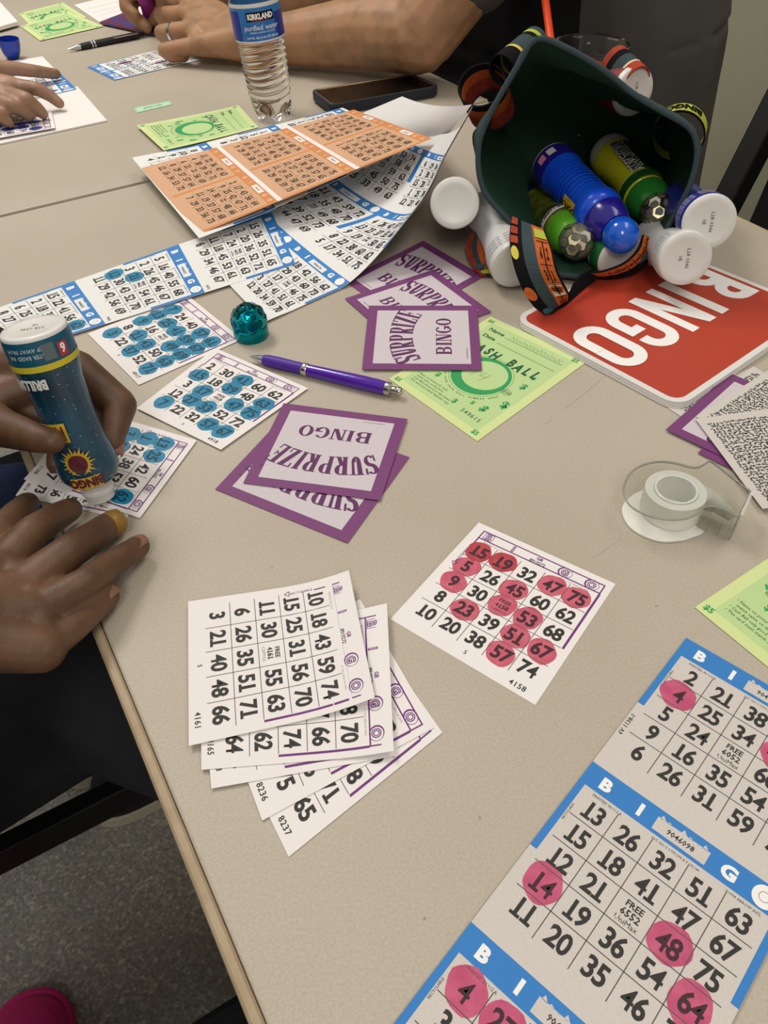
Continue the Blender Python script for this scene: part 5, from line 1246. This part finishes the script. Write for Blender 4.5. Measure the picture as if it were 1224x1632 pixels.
# ------------------------------------------------------------------ shoes
def shoe(parent, heel, d, L, up_m, sole_m, lace_m, name='shoe', w_=.095, lace0=.42):
    """lofted shoe; heel: floor point, d: direction of the toe"""
    d = d.normalized(); r = Vector((d.y, -d.x, 0)); up = Vector((0, 0, 1))
    def outline(k, z, n=40):
        out = []
        for i in range(n):
            a = 2*math.pi*i/n; t = .5-.5*math.cos(a); wd = (.36+.20*t-.16*max(0, t-.72)/.28*0)*math.sqrt(max(0, 1-(2*t-1)**6))*w_*k
            out.append(heel+d*(L*(.5+(t-.5)*k))+r*(wd if math.sin(a) >= 0 else -wd)+up*z)
        return out
    S = [outline(.97, .001), outline(1, .004), outline(1, .024), outline(.97, .027)]
    b = ringmesh(S, lambda j: sole_m); b.add(S[0], [tuple(reversed(range(40)))], sole_m); b.add(S[-1], [tuple(range(40))], sole_m); SO = b
    rings = []
    for k, z in ((.95, .026), (.95, .045), (.88, .062), (.76, .075), (.6, .083), (.3, .088)):
        R_ = outline(k, z)
        for i, p in enumerate(R_):
            t = (p-heel).dot(d)/L; h = z-.026
            p.z = .026 + h*(1.15-.55*max(0, (t-.35)/.65)) + (.02*h/.06 if t < .3 else 0)
            p -= d*h*.35*(1 if t > .4 else 0)*(t-.4)/.6*L*4
        rings.append(R_)
    b = ringmesh(rings, lambda j: up_m); b.add(rings[-1], [tuple(range(40))], up_m)
    U = b.build('upper' if parent.type == 'EMPTY' else 'shoe', parent, smooth=True); SO.build('sole', U, smooth=True, auto=.7)
    b = MB()
    for i in range(4):
        t = lace0+i*.07; c = heel+d*(L*t)+up*(.098-.075*(t-.40)-.10*max(0, t-.6)); b.tube([c-r*.028-up*.012, c-r*.012, c+r*.012, c+r*.028-up*.012], .0036, lace_m, n=8)
    b.build('laces', U, smooth=True)
magenta = mat('shoe_magenta', '#d31d74', .6, bump=(300, .2)); cream = mat('shoe_cream_sole', '#b9b199', .7)
p = Q(58, 1585, -.74); d_ = Vector((-.25, .97, 0)); p = p - Vector((0, 0, p.z))
T = thing('sneaker', p-d_.normalized()*.27, 'magenta sneaker toe on the speckled floor, bottom left corner', 'shoe'); shoe(T, p-d_.normalized()*.285-Vector((.0, 0, 0)), d_, .285, magenta, magenta, mat('lace_white', '#d9cfd2', .7), w_=.10, lace0=.60)

# ------------------------------------------------------------------ people
def skin_mat(name, c1, c2, red):
    def f(nt, b_, co):
        n = nt.nodes.new('ShaderNodeTexNoise'); n.inputs['Scale'].default_value = 38; n.inputs['Detail'].default_value = 5; nt.links.new(co, n.inputs['Vector'])
        c = ramp(nt, n.outputs['Fac'], [(.3, c1), (.55, c2), (.75, red)]); nt.links.new(c, b_.inputs['Base Color'])
        v = nt.nodes.new('ShaderNodeTexVoronoi'); v.inputs['Scale'].default_value = 900; nt.links.new(co, v.inputs['Vector'])
        k = nt.nodes.new('ShaderNodeBump'); k.inputs['Strength'].default_value = .18; k.inputs['Distance'].default_value = .0006
        nt.links.new(v.outputs['Distance'], k.inputs['Height']); nt.links.new(k.outputs[0], b_.inputs['Normal'])
        b_.inputs['Roughness'].default_value = .5; b_.inputs['Subsurface Weight'].default_value = .08; b_.inputs['Subsurface Radius'].default_value = (.008, .003, .0015); b_.inputs['Subsurface Scale'].default_value = 1
    return node_mat(name, f)
skinA = skin_mat('skin_brown', '#4f3524', '#63452f', '#6f4a36'); skinC = skin_mat('skin_tan', '#8b6749', '#a37b59', '#a8755a'); skinB = skin_mat('skin_light_tan', '#86664f', '#9b7860', '#a5786a')
nailA = mat('nail_pink_brown', '#8f6653', .35); nailM = mat('nail_mustard', '#94702f', .35)
def ch(*pts): return [(p, r) for p, r in pts]
def nail(parent, p, d, up, w_, l_, M, name='fingernail'):
    d = d.normalized(); s_ = d.cross(up).normalized(); u = s_.cross(d).normalized(); b = MB(); vs = []; n = 8; m_ = 6
    for j in range(m_+1):
        for i in range(n+1):
            a = (i/n-.5)*2; k = 1-.15*abs(j/m_-.5)*2 if True else 1
            e = math.sqrt(max(0, 1-(2*j/m_-1)**4)) if j in (0, m_) else 1
            e = .72 if j in (0, m_) else 1
            vs.append(p+d*((j/m_-.5)*l_)+s_*(a*w_/2*e)+u*(-(a*a)*w_*.22-.0004*((j/m_-.5)*2)**2))
    fs = [(j*(n+1)+i, j*(n+1)+i+1, (j+1)*(n+1)+i+1, (j+1)*(n+1)+i) for j in range(m_) for i in range(n)]
    b.add(vs, fs, M); o = b.build(name, parent, smooth=True); md = o.modifiers.new('s', 'SOLIDIFY'); md.thickness = .0009; md.offset = 0; return o
Zu = Vector((0, 0, 1))
# --- person with the teal dauber (left foreground)
R5 = dict(
 thumb=[(Q(-40, 915, .030), .0150), (Q(0, 852, .026), .0120), (Q(28, 822, .019), .0105), (Q(44, 803, .013), .0085)],
 index=[(Q(5, 905, .032), .0135), (Q(52, 848, .030), .0108), (Q(86, 826, .020), .0098), (Q(112, 812, .013), .0084)],
 middle=[(Q(36, 940, .033), .0138), (Q(110, 880, .031), .0112), (Q(148, 856, .021), .0102), (Q(172, 837, .0125), .0090)],
 ring=[(Q(56, 978, .031), .0125), (Q(134, 930, .029), .0096), (Q(180, 897, .020), .0086), (Q(221, 871, .0110), .0076)],
 pinky=[(Q(66, 1034, .026), .0110), (Q(113, 1004, .022), .0086), (Q(147, 974, .016), .0078), (Q(174, 950, .0105), .0070)])
wristR = Q(-95, 1010, .045); elbR = NE(-.34, .17, TT-.02); shR = NE(-.45, .26, TT+.36)
wristL = dep(-95, 580, .575); elbL = NE(-.27, .74, TT+.02); shL = NE(-.45, .66, TT+.36)
MCP = lambda k: R5[k][0][0]
chainsA = [R5[k] for k in R5] + [[(wristR, .026), (MCP(k).lerp(wristR, .35), .0165), (MCP(k), .0140)] for k in ('index', 'middle', 'ring', 'pinky')]
chainsA += [[(MCP('index'), .0125), (MCP('middle'), .0130), (MCP('ring'), .0128), (MCP('pinky'), .0118)], [(wristR, .026), (R5['thumb'][0][0], .017)], [(wristR, .027), (elbR, .042), (shR, .055)],
   [(R5['thumb'][0][0], .0145), (MCP('index'), .0125)]]
L5 = dict(
 thumb=[(dep(-50, 650, .552), .0175), (dep(2, 681, .526), .0135), (dep(58, 698, .506), .0098), (dep(84, 703, .5015), .0084)],
 index=[(dep(122, 588, .558), .0140), (dep(192, 645, .563), .0118), (dep(182, 692, .556), .0084), (dep(179, 713, .553), .0076)],
 middle=[(dep(105, 615, .568), .0130), (dep(160, 672, .568), .0105), (dep(150, 715, .565), .0085), (dep(138, 728, .563), .0078)],
 ring=[(dep(85, 640, .568), .0122), (dep(132, 700, .570), .0098), (dep(120, 735, .566), .0080)],
 pinky=[(dep(62, 660, .568), .0108), (dep(96, 715, .570), .0088), (dep(90, 740, .566), .0074)])
chainsA += [L5[k] for k in L5] + [[(wristL, .026), (L5[k][0][0].lerp(wristL, .4), .019), (L5[k][0][0], .0140)] for k in ('index', 'middle', 'ring', 'pinky')]
chainsA += [[(wristL, .026), (L5['thumb'][0][0], .0185)], [(L5['thumb'][0][0], .016), (dep(60, 612, .562), .0150), (L5['index'][0][0], .0140)], [(wristL, .027), (elbL, .042), (shL, .055)]]
hipA = NE(-.46, .46, TT-.22); chestA = NE(-.47, .46, TT+.22); neckA = NE(-.44, .46, TT+.46); headA = NE(-.40, .46, TT+.60)
chainsA += [[(shR, .055), (chestA, .11), (shL, .055)], [(hipA, .13), (chestA, .12), (neckA, .05), (headA, .06)]]
I3 = Matrix.Identity(3); NR = Matrix((N, E, Zu)).transposed()
PA = organic('person', chainsA, skinA, voxel=.0016, smooth=5, origin=NE(-.46, .46, 0), blobs=[(headA, NR, .095, .075, .12), (headA+N*.095-Zu*.02, NR, .018, .014, .022)])
tag(PA, 'person in dark clothes dabbing a bingo slip with the teal dauber', 'person')
for k in ('ring', 'pinky'):
    a, c = R5[k][-2][0], R5[k][-1][0]; dd = (c-a).normalized(); pl = (Q(0, 0)-Q(100, 0)); nail(PA, c+dd*.0005+Zu*(R5[k][-1][1]-.0002), dd, Zu, .0125, .0130, nailA)
a, c = R5['middle'][-2][0], R5['middle'][-1][0]; dd = (c-a).normalized()
tipm = Q(199, 826, .0105)
b = MB(); b.tube([c+dd*-.004, c+(tipm-c)*.35, c+(tipm-c)*.75, tipm], [.0086, .0092, .0082, .0040], nailM, n=20); o = b.build('fingertip_cover', PA, smooth=True); o['label'] = 'mustard yellow fingertip'
a, c = L5['index'][-2][0], L5['index'][-1][0]; dd = (c-a).normalized(); nail(PA, c+dd*.001+Vector((.007, -.001, .001)), dd, Vector((.9, -.3, .3)), .009, .010, nailA)
denim = mat('denim_navy', '#1d2740', .95, noise=(400, .5, '#27324d'), bump=(700, .3), spec=.15); tunic = mat('tunic_black', '#26272a', .95, noise=(20, .6, '#303134'), bump=(500, .2), spec=.12)
t1, t2 = dep(-330, 1366, .72), dep(330, 970, .72)
legsA = [[(hipA+E*-.02, .12), (dep(-250, 1000, .80), .088), (dep(160, 700, .80), .068)]]
organic('jeans', [[(NE(-.44, .55, TT-.21), .09), (dep(-120, 880, .86), .085), (NE(.10, .60, TT-.17), .068), (NE(.08, .60, .16), .05)]], denim, PA, voxel=.005, smooth=6)
organic('tunic', [[(hipA, .150), (chestA, .145)], [(shR, .072), (chestA, .13), (shL, .072)], [(shR, .072), (elbR, .056), (Q(-120, 1010, .048), .040)], [(shL, .072), (elbL, .056), (dep(-45, 583, .580), .036), (dep(-16, 588, .578), .033)],
    [(NE(-.44, .38, TT-.21), .105), (t1.lerp(t2, .35), .080), (t1.lerp(t2, .72), .076), (NE(.06, .33, TT-.17), .07)]], tunic, PA, voxel=.005, smooth=6)
organic('trouser_leg', [[(NE(.06, .33, TT-.17), .066), (NE(.06, .33, .16), .05)]], tunic, PA, voxel=.006, smooth=4)
organic('hair', [[(headA+Zu*.02-N*.02, .10), (headA-N*.06-Zu*.08, .07)]], mat('hair_black', '#15110f', .7), PA, voxel=.006, smooth=3)
hp = Q(152, 1306, -.735); hp.z = 0; shoe(PA, hp, N*1+E*.08, .27, mat('shoe_black', '#161617', .8), cream, mat('lace_dark', '#2c2b2a', .8))
hp = Q(104, 1262, -.735); hp.z = 0; shoe(PA, hp+E*.02, N+E*.05, .27, mat('shoe_black', '#161617'), cream, mat('lace_dark', '#2c2b2a'))

# --- person across the far table (ring on the hand)
SC = 1.0
C5 = dict(
 index=[(Q(300, 4, .060), .0155), (Q(258, 2, .055), .0125), (Q(262, 18, .035), .0110), (Q(285, 25, .030), .010)],
 middle=[(Q(304, 24, .052), .0160), (Q(256, 24, .045), .0130), (Q(266, 40, .026), .0112), (Q(290, 45, .022), .010)],
 ring=[(Q(310, 48, .042), .0155), (Q(257, 52, .034), .0128), (Q(270, 66, .018), .0110), (Q(292, 68, .016), .010)],
 pinky=[(Q(318, 72, .032), .0140), (Q(262, 80, .022), .0118), (Q(272, 90, .013), .0100), (Q(294, 90, .012), .009)],
 thumb=[(Q(345, 20, .055), .017), (Q(300, -12, .062), .014), (Q(262, -18, .058), .012)])
wC = Q(392, 66, .038); eC = Q(668, 56, .070); sC = NE(.97, 1.00, TT+.40); chestC = NE(1.03, 1.20, TT+.22); hipC = NE(1.06, 1.20, TT-.24); sC2 = NE(.97, 1.40, TT+.40)
D5 = [[(Q(228, -14, .060), .020), (Q(206, 2, .048), .0135), (Q(212, 26, .030), .0125), (Q(234, 44, .014), .0105)], [(Q(240, -12, .058), .018), (Q(252, 8, .045), .012), (Q(246, 34, .020), .010)],
      [(Q(222, -20, .07), .018), (Q(200, -8, .062), .0125), (Q(200, 12, .045), .011), (Q(216, 24, .034), .010)], [(Q(250, -20, .075), .016), (Q(232, -16, .085), .012), (Q(214, -10, .082), .010)]]
wC2 = Q(300, -28, .060); eC2 = Q(560, -45, .080)
chC = list(C5.values())+[[(wC, .030), (C5[k][0][0].lerp(wC, .4), .021), (C5[k][0][0], .0165)] for k in ('index', 'middle', 'ring', 'pinky')]+[[(wC, .030), (C5['thumb'][0][0], .019)]]
chC += [[(wC, .031), (Q(470, 62, .044), .038), (Q(580, 52, .060), .050), (eC, .052), (sC, .066)], [(C5['index'][0][0], .0155), (C5['middle'][0][0], .016), (C5['ring'][0][0], .0155), (C5['pinky'][0][0], .014)]]
chC += D5+[[(wC2, .030), (Q(240, -18, .062), .026)], [(wC2, .031), (Q(430, -8, .06), .038), (eC2, .050), (sC2, .062)], [(sC, .06), (chestC, .13), (sC2, .06)], [(hipC, .15), (chestC, .13), (NE(1.0, 1.2, TT+.5), .055), (NE(.96, 1.2, TT+.64), .06)]]
headC = NE(.95, 1.2, TT+.64)
PC = organic('person', chC, skinC, voxel=.0032, smooth=5, origin=NE(1.05, 1.2, 0), blobs=[(headC, NR, .10, .078, .125), (headC-N*.10-Zu*.02, NR, .02, .015, .024)])
tag(PC, 'person in a black shirt with bare forearms on the far table, wearing a ring', 'person')
a, c = C5['ring'][0][0], C5['ring'][1][0]; d_ = (c-a).normalized(); pm = a.lerp(c, .66)
b = MB(); X = frame(pm-d_*.0028, d_); b.lathe([(.0136, 0), (.0147, .0006), (.0147, .0050), (.0136, .0056)], chrome, X, n=32); o = b.build('finger_ring', PC, smooth=True, auto=.7); o['label'] = 'silver finger ring'
shirt = mat('shirt_black', '#161617', .95, noise=(12, .6, '#1c1c1d'), spec=.1); overs = mat('shirt_charcoal', '#55534f', .95, noise=(9, .7, '#484643'), bump=(30, .5), spec=.12)
organic('t_shirt', [[(hipC, .185), (NE(.99, 1.22, TT+.0), .175), (chestC, .165)], [(sC+E*.08, .075), (chestC, .15), (sC2-E*.08, .075)], [(sC2, .078), (eC2.lerp(sC2, .35), .07)]], shirt, PC, voxel=.006, smooth=6)
organic('overshirt', [[(NE(1.13, 1.10, TT-.26), .165), (NE(1.11, 1.10, TT+.02), .160), (NE(1.08, 1.12, TT+.24), .15)], [(NE(1.14, 1.32, TT-.26), .15), (NE(1.12, 1.32, TT+.2), .15)], [(sC, .088), (eC.lerp(sC, .26), .070)], [(sC, .085), (NE(1.05, 1.15, TT+.36), .12)]], overs, PC, voxel=.006, smooth=6)
organic('hair', [[(headC+Zu*.02+N*.02, .105), (headC+N*.05-Zu*.03, .08)]], mat('hair_dark_brown', '#241a14', .7), PC, voxel=.007, smooth=3)
p0 = Q(243, 30, .018); p1 = Q(226, -26, .085)
dauber(p0.lerp(p1, -.1), p1, 'magenta dauber gripped in the far hand at the top of the photo', mat('dauber_magenta', '#8c1f7c', .35), endm=mat('dauber_magenta', '#8c1f7c'), group=None, code=False, R=.017)

# --- person at the far left, only a hand in view
B5 = dict(
 thumb=[(Q(-20, 112, .036), .0150), (Q(22, 109, .033), .0105), (Q(60, 114, .024), .0092), (Q(90, 118, .0125), .0078)],
 index=[(Q(22, 138, .036), .0120), (Q(58, 141, .034), .0096), (Q(80, 153, .022), .0086), (Q(95, 165, .0125), .0075)],
 middle=[(Q(8, 150, .036), .0122), (Q(42, 158, .036), .0100), (Q(58, 171, .024), .0090), (Q(69, 182, .0135), .0078)],
 ring=[(Q(-8, 160, .034), .0118), (Q(20, 168, .032), .0098), (Q(36, 178, .022), .0086), (Q(47, 186, .0135), .0074)],
 pinky=[(Q(-26, 172, .028), .0105), (Q(-4, 182, .026), .0085), (Q(8, 190, .018), .0076), (Q(16, 197, .0125), .0066)])
wB = Q(-85, 128, .045); eB = NE(-.30, 1.42, TT+.03); sB = NE(-.42, 1.50, TT+.38)
chB = list(B5.values())+[[(wB, .026), (B5[k][0][0].lerp(wB, .4), .018), (B5[k][0][0], .0135)] for k in ('index', 'middle', 'ring', 'pinky')]+[[(wB, .026), (B5['thumb'][0][0], .016)], [(wB, .027), (eB, .042), (sB, .055)],
  [(B5['index'][0][0], .012), (B5['middle'][0][0], .0122), (B5['ring'][0][0], .0118), (B5['pinky'][0][0], .0105)]]
chestB = NE(-.48, 1.68, TT+.22); hipB = NE(-.48, 1.68, TT-.24); headB = NE(-.42, 1.68, TT+.62); sB2 = NE(-.42, 1.86, TT+.38)
chB += [[(sB, .055), (chestB, .11), (sB2, .055)], [(hipB, .13), (chestB, .12), (NE(-.44, 1.68, TT+.46), .05), (headB, .06)], [(sB2, .05), (NE(-.30, 1.95, TT+.02), .04)]]
PB = organic('person', chB, skinB, voxel=.003, smooth=5, origin=NE(-.48, 1.68, 0), blobs=[(headB, NR, .095, .075, .12), (headB+N*.095-Zu*.02, NR, .018, .014, .022)])
tag(PB, 'person at the far left, only fingers pressing bingo slips in view', 'person')
organic('sweater', [[(hipB, .16), (chestB, .14)], [(sB, .07), (chestB, .13), (sB2, .07)], [(sB, .07), (eB, .055), (wB.lerp(eB, .35), .045)], [(sB2, .07), (NE(-.30, 1.95, TT+.02), .05)]], mat('sweater_grey', '#4a4a50', .95), PB, voxel=.007, smooth=5)
organic('hair', [[(headB+Zu*.02-N*.02, .10), (headB-N*.06-Zu*.10, .08)]], mat('hair_brown', '#3a281c', .7), PB, voxel=.007, smooth=3)

for o in bpy.data.objects:
    if '_o' in o: del o['_o']
